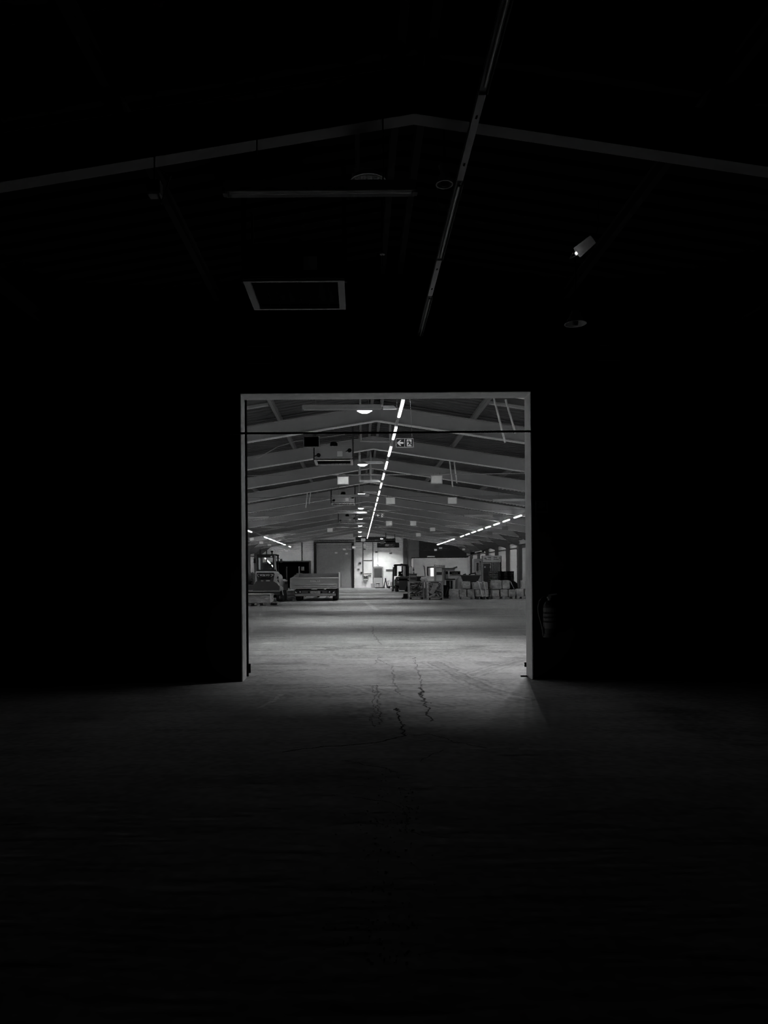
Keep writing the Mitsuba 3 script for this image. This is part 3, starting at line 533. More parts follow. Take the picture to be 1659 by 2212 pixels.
for s in (-1, 1): part(bd, 'chevron', cat(bar(V(650 + s * 180, 970, 38.93), V(650 + s * 255, 990, 38.93), .03, .03), bar(V(650 + s * 255, 990, 38.93), V(650 + s * 180, 1050, 38.93), .03, .03)), 'mat_light')
part(t, 'side_vent', poly(V, [(1005, 1095), (1035, 1035), (1055, 1098)], D, 39.05, 39.13), 'mat_black'); part(t, 'side_vent', poly(V, [(1018, 1165), (1042, 1125), (1070, 1225)], D, 39.05, 39.13), 'mat_black')
cab = part(t, 'cab_frame', cat(rect(V, 385, 395, 430, 890, D, 39.4, 39.5), rect(V, 868, 395, 905, 890, D, 39.4, 39.5), rect(V, 385, 372, 955, 402, D, 39.4, 41.0), rect(V, 430, 402, 868, 470, D, 39.4, 39.46), rect(V, 385, 840, 955, 890, D, 39.4, 41.0),
     rect(V, 385, 395, 425, 890, D, 40.9, 41.0), rect(V, 905, 395, 945, 890, D, 40.9, 41.0)), 'mat_soot', label='black cab frame')
part(t, 'cab_pillar', poly(V, [(905, 390), (935, 395), (975, 900), (905, 890)], D, 39.42, 39.6), 'mat_mid', label='grey corner pillar')
a, b = V(430, 470, D), V(868, 842, D)
part(t, 'rear_window', tilt(bx(a[0], b[0], 39.43, 39.44, b[2], a[2]), -3.2, [1, 0, 0], (a + b) / 2), 'mat_glass', label='rear window')
part(t, 'seat', cat(rect(V, 560, 600, 800, 845, D, 40.1, 40.3), rect(V, 520, 780, 830, 845, D, 40.0, 40.6)), 'mat_black'); part(t, 'console', rect(V, 440, 610, 870, 845, D, 40.7, 40.75), 'mat_soot', label='dark front console'); part(t, 'side_panel', rect(V, 430, 470, 500, 845, D, 40.2, 40.25), 'mat_dark')
part(t, 'cab_lamp', rect(V, 800, 425, 845, 455, D, 39.36, 39.4), 'mat_white'); part(t, 'cab_lamp', rect(V, 840, 600, 862, 620, D, 39.38, 39.43), 'mat_white')
part(t, 'beacon', lathe([[0, 0], [.03, 0], [.03, .1], [.07, .1], [.06, .17], [0, .19]], tuple(V(865, 375, 39.6)), n=14), 'mat_black', True)
part(t, 'exhaust', rod(V(510, 375, 39.8), V(510, 235, 39.8), .045, 12), 'mat_dark', True)
mr = part(t, 'mirror', rect(V, 275, 515, 335, 640, D, 39.5, 39.56), 'mat_black'); part(mr, 'arm', pipe([V(320, 520, 39.53), V(330, 495, 39.53), V(390, 495, 39.53)], .012, 6), 'mat_black')
mr = part(t, 'mirror', rect(V, 1075, 515, 1140, 630, D, 39.5, 39.56), 'mat_dark'); part(mr, 'arm', pipe([V(1090, 520, 39.53), V(1080, 492, 39.53), V(955, 490, 39.53)], .012, 6), 'mat_black')
part(t, 'lower_frame', rect(V, 60, 1490, 1090, 1590, D, 38.9, 40.6), 'mat_dark'); part(t, 'frame_lip', rect(V, 60, 1468, 1092, 1490, D, 38.85, 40.6), 'mat_mid', label='pale lip of the lower frame')
part(t, 'turntable', lathe([[0, .5], [.45, .5], [.45, .8], [0, .8]], (V(650, 1470, D)[0], 40.3, .0), n=24), 'mat_black')
for x in (330, 1130):
    c = V(x, 1600, 39.9)[0]
    k = part(t, 'track', prism_x([(39.2, .18), (39.38, .02), (39.6, 0), (41.2, 0), (41.4, .02), (41.6, .18), (41.45, .5), (41.2, .58), (39.6, .58), (39.32, .48)], c - .16, c + .16), 'mat_rubber', label='rubber track')
    part(k, 'lug', cat([bx(c - .17, c + .17, 39.19 + .03 * i, 39.22 + .03 * i, .1 + i * .1, .15 + i * .1) for i in range(4)]), 'mat_soot')
part(t, 'step', rect(V, 1085, 1620, 1110, 1705, D, 38.95, 39.0), 'mat_grey')
part(t, 'undercarriage', bx(V(330, 0, D)[0], V(1130, 0, D)[0], 39.7, 41.0, .2, .55), 'mat_black')
# the hydraulic lines at its right side
part(t, 'hydraulic_line', pipe([V(1110, 1390, 39.2), V(1165, 1440, 39.2), V(1190, 1560, 39.2), V(1200, 1600, 39.2)], .018, 6), 'mat_pale'); part(t, 'hydraulic_line', pipe([V(1095, 1300, 39.2), V(1185, 1380, 39.2), V(1170, 1480, 39.2)], .018, 6), 'mat_pale')

# wheeled machine half hidden at the left jamb
t = thing('wheeled_machine', 'dark machine with a lugged tyre, half hidden between left jamb and excavator', 'machine')
c = V(225, 1110, 43.0)
part(t, 'tyre', disc_wheel(tuple(c), .36, .36, 'x', 26), 'mat_rubber', 30)
part(t, 'lug', cat([bar(c + [sgn * .09, -.37 * math.sin(a), .37 * math.cos(a)], c + [sgn * .17, -.30 * math.sin(a + .25), .30 * math.cos(a + .25)], .06, .05) for sgn in (-1, 1) for a in np.arange(0, 6.28, .45)]), 'mat_charcoal', label='tyre lugs')
part(t, 'axle', bx(c[0] - .9, c[0] + .1, 42.9, 43.1, c[2] - .05, c[2] + .05), 'mat_dark')
part(t, 'body', rbox(c[0] - .9, c[0] + .3, 42.7, 44.2, .45, c[2] - .33, .05), 'mat_charcoal'); part(t, 'leg', bx(c[0] - .0, c[0] + .13, 42.7, 42.83, 0, .5), 'mat_mid'); part(t, 'leg', bx(c[0] - .85, c[0] - .72, 42.7, 42.83, 0, .5), 'mat_mid')
part(t, 'wheel', disc_wheel((c[0] - .55, 43.3, .3), .3, .2, 'x', 22), 'mat_rubber', 30)

# tipping trailer
R = Q(615, 1160, 10.37); D = 39.8
t = thing('tipping_trailer', 'grey tipping trailer seen from behind, parked before the roller shutter', 'trailer')
TL, TR, BL = R(130, 925, D), R(1220, 922, D), R(135, 1158, D); x0, x1, zt, zb, zf = TL[0], TR[0], TL[2], BL[2], 1.47
part(t, 'tailgate', bx(x0 + .02, x1 - .02, D, D + .04, zb, zt), 'mat_gloss_grey', label='ribbed tailgate')
for yy, h in ((1060, 22), (1105, 18), (1150, 14)):
    a = R(200, yy, D); b = R(200, yy + h, D); k = part(t, 'tailgate_rib', rbox(x0 + .18, x1 - .12, D - .05, D, b[2], a[2], .012), 'mat_gloss_grey')
part(t, 'top_lip', rbox(x0, x1, D - .06, D + .05, zt - .03, zt + .03, .012), 'mat_light', label='pale lip of the tailgate')
for xx in (x0, x1 - .05): part(t, 'side_board', prism_x([(D + .04, zb), (45.0, zb), (45.0, zf), (44.4, zf), (D + .04, zt)], xx, xx + .05), 'mat_gloss_grey')
part(t, 'front_board', bx(x0, x1, 45, 45.06, zb, zf), 'mat_mid'); part(t, 'floor_plate', bx(x0, x1, D + .04, 45, zb, zb + .05), 'mat_grey')
part(t, 'corner_post', rbox(x1 - .03, x1 + .05, D - .05, D + .05, zb - .02, R(0, 800, D)[2], .015), 'mat_pale', label='pale corner post'); part(t, 'corner_post', rbox(x0 - .03, x0 + .03, D - .04, D + .04, zb - .04, zt, .015), 'mat_light')
mp = part(t, 'maker_plate', rect(R, 575, 966, 790, 1005, D, D - .03, D), 'mat_pale', label='pale maker plate with dark lettering')
for k, (xa, w) in enumerate(((595, 14), (628, 16), (668, 18), (700, 34), (752, 20))): part(mp, 'mark', rect(R, xa, 974, xa + w, 992, D, D - .034, D - .03), 'mat_dark')
part(t, 'chassis', cat(bx(x0 + .55, x0 + .7, D + .2, 46.5, .5, zb), bx(x1 - .7, x1 - .55, D + .2, 46.5, .5, zb)), 'mat_black')
lb = part(t, 'lamp_board', rect(R, 225, 1180, 1160, 1275, D, D + .02, D + .08), 'mat_soot', label='dark lamp board')
part(t, 'hitch_rail', rect(R, 380, 1205, 955, 1262, D, D + .0, D + .02), 'mat_charcoal')
np_ = part(t, 'number_plate', rect(R, 580, 1213, 795, 1258, D, D - .015, D), 'mat_light', label='number plate with worn dark characters')
for k in range(8): part(np_, 'character', rect(R, 592 + k * 25, 1222, 604 + k * 25 + (k % 3) * 3, 1249, D, D - .018, D - .015), 'mat_charcoal')
for s, xx in ((1, 255), (-1, 1095)): part(t, 'reflector', poly(R, [(xx - s * 18, 1210), (xx - s * 18, 1256), (xx + s * 28, 1256)], D, D - .01, D + .02), 'mat_pale', label='triangular reflector')
for xx in (345, 1003): part(t, 'tail_lamp', lathe([[0, -.02], [.035, -.02], [.04, .03], [0, .03]], tuple(R(xx, 1232, D)), 'y', 14), 'mat_pale')
for xx in (540, 820): part(t, 'hole_plate', lathe([[0, -.03], [.05, -.03], [.055, .0], [0, .0]], tuple(R(xx, 1236, D)), 'y', 14), 'mat_black')
part(t, 'bumper', rbox(*[f for f in (R(215, 0, D)[0], R(1135, 0, D)[0])], D - .06, D + .08, R(0, 1330, D)[2], R(0, 1275, D)[2], .02), 'mat_grey', label='grey bumper beam')
for xx in (276, 1117):
    for yy in (40.7, 42.0): part(t, 'wheel', disc_wheel((R(xx, 0, D)[0], yy, .36), .36, .28, 'x', 28), 'mat_rubber', 30)
part(t, 'mud_flap', rect(R, 1125, 1180, 1168, 1330, D, 40.1, 40.14), 'mat_black')
for xx in (420, 965): part(t, 'axle_bracket', poly(R, [(xx - 40, 1325), (xx + 40, 1325), (xx + 28, 1352), (xx + 12, 1335), (xx - 12, 1335), (xx - 28, 1352)], D, 40.4, 40.6), 'mat_black')
part(t, 'axle', rod((R(276, 0, D)[0], 40.7, .36), (R(1117, 0, D)[0], 40.7, .36), .06), 'mat_black')
part(t, 'prop_leg', bx(R(575, 0, D)[0], R(632, 0, D)[0], 46.0, 46.2, 0, .6), 'mat_black'); part(t, 'drawbar', bx(-2.4, -2.2, 45, 48, .45, .6), 'mat_black')

# wrapped stack of boards at the left jamb
def pallet(x0, x1, y0, y1, z0, label, mat='mat_wood', group=None, deg=0):
    t = thing('pallet', label, 'pallet', group); c = ((x0 + x1) / 2, (y0 + y1) / 2, 0); r = lambda m: turn(m, deg, c)
    n = 7; w = (x1 - x0); h = .144
    for i in range(5): part(t, 'deck_board', r(bx(x0, x1, y0 + (y1 - y0 - .12) * i / 4, y0 + (y1 - y0 - .12) * i / 4 + .12, z0 + h - .022, z0 + h)), mat)
    for i in range(3):
        xa = x0 + (w - .14) * i / 2
        part(t, 'runner', r(bx(xa, xa + .14, y0, y1, z0, z0 + .022)), mat)
        for j in range(3): yy = y0 + (y1 - y0 - .12) * j / 2; part(t, 'block', r(bx(xa, xa + .14, yy, yy + .12, z0 + .022, z0 + h - .022)), mat)
    return z0 + h
a, b = V(835, 1590, 34.4), V(110, 1590, 34.4)
pallet(a[0] - 1.1, a[0] - .12, 34.6, 35.8, 0, 'wooden pallet under the wrapped board stack beside the left jamb')
t = thing('board_stack', 'low wrapped stack of boards on a pallet beside the left jamb', 'board stack')
random.seed(3); z = .146
for i in range(6):
    h = .065; o = random.uniform(-.05, .05); sl = .03 * (i - 2)
    part(t, 'board', turn(bx(a[0] - 1.5 + o, a[0] + o * .8 - .03, 34.45 + .02 * i, 35.7, z, z + h - .008), random.uniform(-2, 2), (a[0] - .7, 35, 0)), 'mat_wood'); z += h
part(t, 'film_edge', cat(bx(a[0] - .04, a[0] - .02, 34.42, 35.6, .16, z), bx(a[0] - 1.4, a[0] - .02, 34.42, 35.6, z, z + .012)), 'mat_gloss_white', label='shiny wrapping film')
t = thing('board_offcut', 'short board end lying right of the wrapped board stack', 'board'); c = V(880, 1770, 35.2); part(t, 'board', bx(c[0] - .10, c[0] + .26, 35.2, 35.9, .10, .14), 'mat_light'); part(t, 'bearer', bx(c[0] - .04, c[0] + .18, 35.3, 35.6, 0, .10), 'mat_dark')
# machine and timber between excavator and trailer
t = thing('workshop_machine', 'small machine with a white rounded lid between excavator and trailer', 'machine'); d = 45.0
a, b = V(1130, 1120, d), V(1310, 1180, d); part(t, 'lid', trimesh.convex.convex_hull(np.vstack([rbox(a[0], b[0], d, d + .5, b[2], b[2] + .04, .015).vertices, rbox(a[0] + .08, b[0] - .14, d + .05, d + .45, b[2], a[2], .02).vertices])), 'mat_gloss_white', label='white rounded lid')
part(t, 'body', rect(V, 1150, 1180, 1285, 1260, d, d + .05, d + .45), 'mat_mid'); part(t, 'hopper', rect(V, 1240, 1205, 1340, 1265, d, d - .05, d + .1), 'mat_soot'); part(t, 'pedestal', rect(V, 1120, 1260, 1320, 1500, d, d + .05, d + .5, True), 'mat_charcoal')
t = thing('timber_pile', 'pile of short timbers on the floor behind the left trailer wheel', 'timber'); d = 43.5; random.seed(8); c = V(1390, 1560, d)
for i in range(4):
    for j in range(3):
        part(t, 'timber', turn(bx(c[0] - .62 + random.uniform(-.1, .1), c[0] + .35 + random.uniform(-.1, .12), 42.6 + j * .28, 42.6 + j * .28 + .2, i * .13 + .0, i * .13 + .11), random.uniform(-7, 7), (c[0], 43, 0)), 'mat_wood')
c = V(1320, 1660, 41.8); pallet(c[0] - .32, c[0] + .16, 41.7, 42.6, 0, 'small pale pallet end between excavator track and left trailer wheel', 'mat_light')
# inside the dark workshop
a = B(641, 1240); t = thing('workbench', 'cluttered bench in the dark workshop opening', 'bench'); part(t, 'top', bx(a[0] - .6, a[0] + 1.1, 75.2, 75.9, .85, .92), 'mat_grey')
for xx in (-.55, 1.0): part(t, 'leg', bx(a[0] + xx, a[0] + xx + .06, 75.25, 75.85, 0, .85), 'mat_dark')
t = thing('bench_machine', 'grey machine standing on the bench in the dark workshop opening', 'machine'); part(t, 'body', rbox(a[0] - .4, a[0] + .1, 75.3, 75.8, .92, 1.35, .05), 'mat_mid'); part(t, 'head', rbox(a[0] - .2, a[0] + .4, 75.35, 75.75, 1.35, 1.5, .04), 'mat_light')
a, b = B(651, 1224), B(658, 1232.5); one('notice_sheet', turn(bx(a[0], b[0], YB + 1.2, YB + 1.22, b[2], a[2]), 6, a), 'mat_sign', 'white sheet hanging in the dark workshop opening', 'sheet')
a = B(645, 1223); one('workshop_post', bx(a[0] - .05, a[0] + .06, YB + .6, YB + .7, 0, a[2]), 'mat_light', 'pale upright post in the dark workshop opening', 'post')
a = B(618.5, 1224); one('workshop_pole', bx(a[0] - .06, a[0] + .06, YB + .3, YB + .42, 0, a[2]), 'mat_charcoal', 'thin grey post left in the dark workshop opening', 'post')

# things on and before the white end wall
G = Q(770, 1200, 20.74)
def wbox(fn, x0, y0, x1, y1, mat, label, cat_, th=.05, name='wall_box'):
    return one(name, rect(fn, x0, y0, x1, y1, YB, YB - th, YB), mat, label, cat_)
for px, lab, z0, r in ((784.0, 'dark pipe running down the white end wall above the fire extinguishers', at(784, 1246, YB)[2], .05), (805.4, 'dark pipe running down the white end wall beside the door', at(805, 1226, YB)[2], .045)):
    a = B(px, 1170); one('wall_pipe', rod((a[0], YB - .06, z0), (a[0], YB - .06, a[2]), r, 10), 'mat_grey', lab, 'pipe', smooth=True)
wbox(G, 332, 208, 705, 245, 'mat_charcoal', 'upper dark strip across the white end wall, left of the door', 'strip', .04, 'wall_strip')
wbox(G, 340, 806, 680, 828, 'mat_charcoal', 'lower thin dark strip on the white end wall, above the hooks', 'strip', .04, 'wall_strip')
wbox(G, 1328, 622, 1750, 704, 'mat_charcoal', 'dark strip on the white end wall between door and forklift', 'strip', .05, 'wall_strip')
wbox(G, 112, 300, 205, 388, 'mat_dark', 'uppermost small dark box on the white end wall, left of the pipe', 'box', .1); wbox(G, 55, 585, 140, 662, 'mat_grey', 'small grey box on the white end wall under the dark box', 'box', .08); wbox(G, 188, 735, 262, 812, 'mat_soot', 'small black box beside the pipe on the white end wall', 'box', .1)
for k, (xx, mm) in enumerate(((362, 'left of the pair of dark fire extinguishers on the white end wall'), (462, 'right of the pair of dark fire extinguishers on the white end wall'))):
    t = thing('wall_extinguisher', mm, 'fire extinguisher'); c = G(xx, 1135, YB - .18); zt = G(xx, 960, YB)[2]
    part(t, 'bottle', lathe([[0, c[2]], [.09, c[2]], [.1, c[2] + .02], [.1, zt - .08], [.04, zt], [0, zt]], (c[0], c[1], 0), n=16), 'mat_gloss_dark', 40); part(t, 'valve', bx(c[0] - .05, c[0] + .06, c[1] - .03, YB, zt, zt + .1), 'mat_black')
    part(t, 'label', lathe([[.102, c[2] + .06], [.102, c[2] + .2]], (c[0], c[1], 0), n=16), 'mat_white'); part(t, 'hose', pipe([(c[0] + .05, c[1], zt + .05), (c[0] + .16, c[1], zt - .1), (c[0] + .12, c[1], c[2] + .1)], .02, 6), 'mat_black')
for k in range(3): wbox(G, 520 + 52 * k, 868, 548 + 52 * k, 938, 'mat_soot', f'{("left", "middle", "right")[k]} of three dark hooks on the white end wall', 'hook', .08, 'wall_hook')
t = thing('lit_exit_sign', 'small lit exit sign above the door in the white end wall', 'exit sign'); part(t, 'box', rect(G, 905, 335, 1045, 470, YB, YB - .16, YB - .06), 'mat_white', label='lit white panel', **emitter(.55 / 32))
part(t, 'print', cat(rect(G, 915, 408, 960, 440, YB, YB - .165, YB - .16), rect(G, 965, 420, 1000, 465, YB, YB - .165, YB - .16), rect(G, 1015, 425, 1040, 435, YB, YB - .165, YB - .16)), 'mat_dark', label='dark print'); a = G(965, 335, YB - .1); part(t, 'rod', rod(tuple(a), (a[0], a[1], a[2] + 1.6), .012, 6), 'mat_grey'); part(t, 'bracket', bx(a[0] - .02, a[0] + .02, YB - .11, YB, a[2] - .1, a[2] - .06), 'mat_grey')
def tub(fn, x0, y0, x1, y1, d, label, mat, rim=None, name='bucket'):
    a, b = fn(x0, y0, d), fn(x1, y1, d); r = (b[0] - a[0]) / 2; c = ((a[0] + b[0]) / 2, d, 0); h = a[2]; t = thing(name, label, 'bucket')
    z0 = max(0.0, b[2]) if b[2] > .12 else 0.0
    part(t, 'body', lathe([[0, z0], [r * .86, z0], [r, h - .02], [r, h], [r - .015, h], [r * .84, z0 + .02], [0, z0 + .02]], c, n=18), mat, 40); part(t, 'rim', lathe([[r, h - .04], [r + .015, h - .04], [r + .015, h + .01], [r, h + .01]], c, n=18), rim or mat)
    return t
tub(G, 650, 1255, 830, 1470, 72.0, 'white bucket on the floor left of the white end door', 'mat_pale')
t = tub(G, 875, 1250, 1035, 1480, 72.2, 'white tub with a dark rim before the white end door', 'mat_pale', 'mat_soot')
t = thing('floor_tools', 'low dark tools lying before the white end door', 'tools'); a = G(900, 1470, 71.2); part(t, 'bar', rod((a[0] - .1, 71.2, .05), (a[0] + .75, 71.4, .05), .045), 'mat_black'); part(t, 'block', bx(a[0] + .15, a[0] + .45, 71.25, 71.45, .09, .15), 'mat_pale'); part(t, 'bar', rod((a[0] + .3, 71.1, .04), (a[0] + .8, 71.5, .04), .04), 'mat_soot')
t = thing('trestle', 'dark folding trestle standing open right of the white end door', 'trestle'); d = 71.5; ap = G(1300, 1040, d)
for k, (xx, dy) in enumerate(((1212, -.25), (1405, -.2), (1240, .35), (1380, .35))): q = G(xx, 1480, d); part(t, 'leg', bar((ap[0], d + dy * .1, ap[2]), (q[0], d + dy, .02), .07, .07), 'mat_soot')
part(t, 'top', rbox(ap[0] - .08, ap[0] + .08, d - .08, d + .1, ap[2] - .03, ap[2] + .05, .02), 'mat_soot')
t = thing('hand_truck', 'small dark cart with a white drum between trestle and forklift', 'cart'); d = 69.5; q = G(1560, 1440, d)
part(t, 'bed', bx(q[0] - .25, q[0] + .3, d - .2, d + .3, .16, .22), 'mat_black'); part(t, 'wheel', disc_wheel((q[0] - .2, d, .12), .12, .07, 'y', 16), 'mat_rubber', 30); part(t, 'wheel', disc_wheel((q[0] + .22, d, .12), .12, .07, 'y', 16), 'mat_rubber', 30); part(t, 'drum', lathe([[0, .22], [.16, .22], [.17, .6], [0, .62]], (q[0] + .05, d + .05, 0), n=16), 'mat_pale', 40); part(t, 'handle', pipe([(q[0] - .25, d, .2), (q[0] - .33, d, .7), (q[0] - .1, d, .72)], .02, 6), 'mat_black')

# forklift
K = Q(760, 1140, 11.85); D = 57.6
t = thing('forklift', 'dark forklift truck seen from behind, before the white end wall', 'forklift')
part(t, 'counterweight', poly(K, [(1120, 1470), (1132, 1300), (1150, 1262), (1290, 1240), (1455, 1262), (1476, 1310), (1472, 1470), (1400, 1500), (1370, 1600), (1230, 1600), (1200, 1480)], D, D, D + 1.0), 'mat_gloss_dark', label='dark rear counterweight')
part(t, 'hood', poly(K, [(1140, 1300), (1150, 1260), (1240, 1245), (1290, 1232), (1345, 1245), (1460, 1262), (1470, 1300)], D, D - .05, D + .3), 'mat_charcoal', label='engine hood edge')
part(t, 'recess', rect(K, 1165, 1302, 1455, 1352, D, D - .02, D), 'mat_black')
for xx in (1187, 1443): part(t, 'tail_lamp', rect(K, xx - 12, 1303, xx + 12, 1328, D, D - .06, D - .02), 'mat_pale')
part(t, 'sticker', lathe([[.05, -.012], [.085, -.012], [.085, 0], [.05, 0]], tuple(K(1182, 1393, D)), 'y', 20), 'mat_light', label='pale round sticker')
part(t, 'guard_post', poly(K, [(1082, 1000), (1100, 945), (1160, 975), (1160, 1240), (1082, 1240)], D, D + .1, D + .2), 'mat_soot'); part(t, 'guard_post', poly(K, [(1400, 975), (1440, 945), (1468, 1010), (1478, 1240), (1405, 1240)], D, D + .1, D + .2), 'mat_soot'); part(t, 'guard_post', rect(K, 1305, 975, 1345, 1240, D, D + 1.6, D + 1.7), 'mat_black')
part(t, 'guard_post', rect(K, 1410, 975, 1440, 1300, D, D + 1.6, D + 1.7), 'mat_soot')
part(t, 'roof', poly(K, [(1092, 970), (1105, 938), (1270, 930), (1290, 915), (1310, 930), (1440, 938), (1455, 975)], D, D + .1, D + 1.8), 'mat_soot', label='overhead guard')
part(t, 'guard_edge', rect(K, 1091, 1040, 1104, 1240, D, D + .08, D + .11), 'mat_mid')
part(t, 'mast', poly(K, [(1078, 1000), (1110, 1000), (1110, 1640), (1052, 1640), (1062, 1400)], D, D + 1.9, D + 2.05), 'mat_dark', label='mast'); part(t, 'mast_rail', poly(K, [(1086, 1010), (1094, 1010), (1082, 1600), (1068, 1600)], D, D + 1.88, D + 1.9), 'mat_light')
part(t, 'seat', cat(rbox(K(1195, 0, D)[0], K(1300, 0, D)[0], D + .5, D + .7, K(0, 1220, D)[2], K(0, 1128, D)[2], .05), rbox(K(1195, 0, D)[0], K(1300, 0, D)[0], D + .6, D + 1.1, K(0, 1250, D)[2], K(0, 1215, D)[2], .03)), 'mat_black'); part(t, 'display', rect(K, 1265, 1150, 1300, 1185, D, D + .45, D + .5), 'mat_pale')
part(t, 'chassis', bx(K(1110, 0, D)[0], K(1470, 0, D)[0], D + .6, D + 1.9, .25, .95), 'mat_soot')
for xx, w in ((1155, 80), (1420, 60)): part(t, 'wheel', disc_wheel((K(xx, 0, D)[0], D + .5, .27), .27, .22, 'x', 24), 'mat_rubber', 30); part(t, 'wheel', disc_wheel((K(xx, 0, D)[0], D + 1.7, .32), .32, .24, 'x', 24), 'mat_rubber', 30)

# site cabin, machines behind the crates
t = thing('site_cabin', 'long white cabin with a lit doorway at the right end of the hall', 'cabin'); d = 66.0; a, b = at(893.5, 1205.5, d), at(1009.5, 1205.5, d)
part(t, 'body', bx(a[0], b[0], d, d + 2.6, .05, a[2]), 'mat_white_wall'); part(t, 'roof_edge', bx(a[0] - .03, b[0] + .03, d - .05, d + 2.65, a[2], a[2] + .06), 'mat_black'); part(t, 'corner', bx(a[0] - .02, a[0] + .05, d - .02, d, .05, a[2]), 'mat_white'); part(t, 'base', bx(a[0], b[0], d + .05, d + 2.5, 0, .05), 'mat_black')
E = Q(845, 1180, 13.83)
part(t, 'door_frame', cat(rect(E, 1072, 612, 1108, 880, d, d - .06, d), rect(E, 1072, 612, 1285, 640, d, d - .06, d), rect(E, 1270, 612, 1300, 880, d, d - .06, d)), 'mat_soot'); part(t, 'lit_pane', rect(E, 1172, 650, 1275, 890, d, d - .03, d), 'mat_white', label='brightly lit doorway', **emitter(1.3 / 32)); part(t, 'door_leaf', rect(E, 1108, 640, 1172, 890, d, d - .04, d), 'mat_pale')
a = E(1075, 312, d + .6); b = E(1300, 312, d + .6); zc = at(893.5, 1205.5, d)[2] + .06; one('rolled_mat', rod((a[0], d + .6, zc + .06), (b[0], d + .6, zc + .06), .06, 12), 'mat_white', 'pale roll lying on the roof of the white cabin', 'roll', smooth=True)
t = thing('roof_clutter', 'dark boards lying on the roof of the white cabin', 'boards')
for i in range(4): part(t, 'board', turn(bx(a[0] + 1.2 + i * .3, a[0] + 3.1 + i * .25, d + .5 + i * .3, d + .75 + i * .3, zc, zc + .06 + (i % 2) * .05), 3 * i - 4, (a[0] + 2, d + 1, 0)), 'mat_dark')
t = thing('tool_cabinet', 'grey drawer cabinet right of the forklift', 'cabinet'); d = 56.0; part(t, 'body', rect(E, 552, 832, 768, 1040, d, d, d + .6, True), 'mat_grey'); part(t, 'top', rect(E, 548, 822, 772, 850, d, d - .03, d + .62), 'mat_dark'); part(t, 'drawer', rect(E, 570, 880, 745, 915, d, d - .02, d), 'mat_mid'); part(t, 'drawer', rect(E, 570, 930, 745, 1000, d, d - .02, d), 'mat_charcoal')
zt = E(0, 822, d)[2]; a, b = E(542, 612, d), E(650, 820, d); t = thing('canister', 'white square canister on the grey drawer cabinet', 'canister'); part(t, 'body', rbox(a[0], b[0], d + .05, d + .45, zt, a[2] - .04, .03), 'mat_pale'); part(t, 'cap', lathe([[0, 0], [.035, 0], [.035, .06], [0, .06]], (b[0] - .1, d + .2, a[2] - .04), n=12), 'mat_black')
a, b = E(655, 820, d), E(700, 612, d); t = thing('spray_bottle', 'dark bottle with a pale label beside the white canister', 'bottle'); part(t, 'body', lathe([[0, zt], [.05, zt], [.05, zt + .3], [.02, zt + .4], [.02, zt + .48], [0, zt + .48]], ((a[0] + b[0]) / 2, d + .2, 0), n=14), 'mat_dark', 40); part(t, 'label', lathe([[.052, zt + .08], [.052, zt + .2]], ((a[0] + b[0]) / 2, d + .2, 0), n=14), 'mat_white')
t = thing('long_table', 'dark low bench behind the left scrap crate', 'bench'); part(t, 'top', rect(E, 775, 898, 990, 915, 55, 55, 55.7), 'mat_charcoal'); part(t, 'drawers', rect(E, 780, 915, 900, 1030, 55, 55.05, 55.6, True), 'mat_soot'); part(t, 'leg', rect(E, 960, 915, 985, 1030, 55, 55.05, 55.6, True), 'mat_soot')
t = thing('shovel', 'long-handled shovel leaning out of the left scrap crate', 'shovel'); part(t, 'handle', rod(E(985, 600, 42.1), E(1020, 960, 42.0), .022, 8), 'mat_dark', True); part(t, 'grip', rod(E(955, 590, 42.1), E(990, 600, 42.1), .02), 'mat_dark'); part(t, 'shaft', rod(E(1020, 960, 42.0), E(1035, 1250, 42.0), .022, 8), 'mat_dark'); part(t, 'blade', bar(E(1035, 1250, 42.0), E(1042, 1560, 42.0), .2, .02), 'mat_grey')
t = thing('shutter_cabinet', 'white cabinet with a roller front beside the lit cabin doorway', 'cabinet'); d = 54.0; part(t, 'body', rect(E, 1335, 628, 1612, 860, d, d, d + .8, True), 'mat_pale'); part(t, 'head', rect(E, 1320, 535, 1615, 632, d, d - .08, d + .8), 'mat_white', label='box head with roller slats'); part(t, 'slot', rect(E, 1335, 575, 1605, 590, d, d - .09, d - .08), 'mat_charcoal'); part(t, 'slot', rect(E, 1335, 612, 1605, 630, d, d - .09, d - .08), 'mat_charcoal')
part(t, 'pillar', rect(E, 1285, 545, 1320, 860, d, d - .05, d + .3, True), 'mat_light'); part(t, 'panel', rect(E, 1355, 770, 1600, 855, d, d - .03, d), 'mat_dark')
J = Q(940, 1180, 15.08)
t = thing('woodworking_machine', 'woodworking machine with a raised arm behind the right scrap crate', 'machine'); d = 50.0
part(t, 'table', rect(J, 245, 710, 640, 750, d, d - .1, d + .5), 'mat_charcoal'); part(t, 'arm', bar(J(560, 735, d), J(715, 675, d), .1, .12), 'mat_charcoal', label='raised arm'); part(t, 'body', rect(J, 245, 750, 460, 930, d, d, d + .5, True), 'mat_mid'); part(t, 'column', rect(J, 300, 780, 340, 1060, d, d - .1, d), 'mat_charcoal')
part(t, 'port', lathe([[0, -.05], [.09, -.05], [.1, 0], [0, 0]], tuple(J(375, 865, d)), 'y', 16), 'mat_black'); part(t, 'motor', rect(J, 420, 750, 640, 812, d, d + .05, d + .4), 'mat_mid')
t = thing('labelled_machine', 'pale machine with a black name panel behind the stone blocks', 'machine'); d = 49.0
part(t, 'body', rect(J, 462, 805, 828, 1150, d, d, d + .7, True), 'mat_light'); part(t, 'name_panel', rect(J, 470, 820, 815, 922, d, d - .02, d), 'mat_black', label='black panel with faint pale lettering')
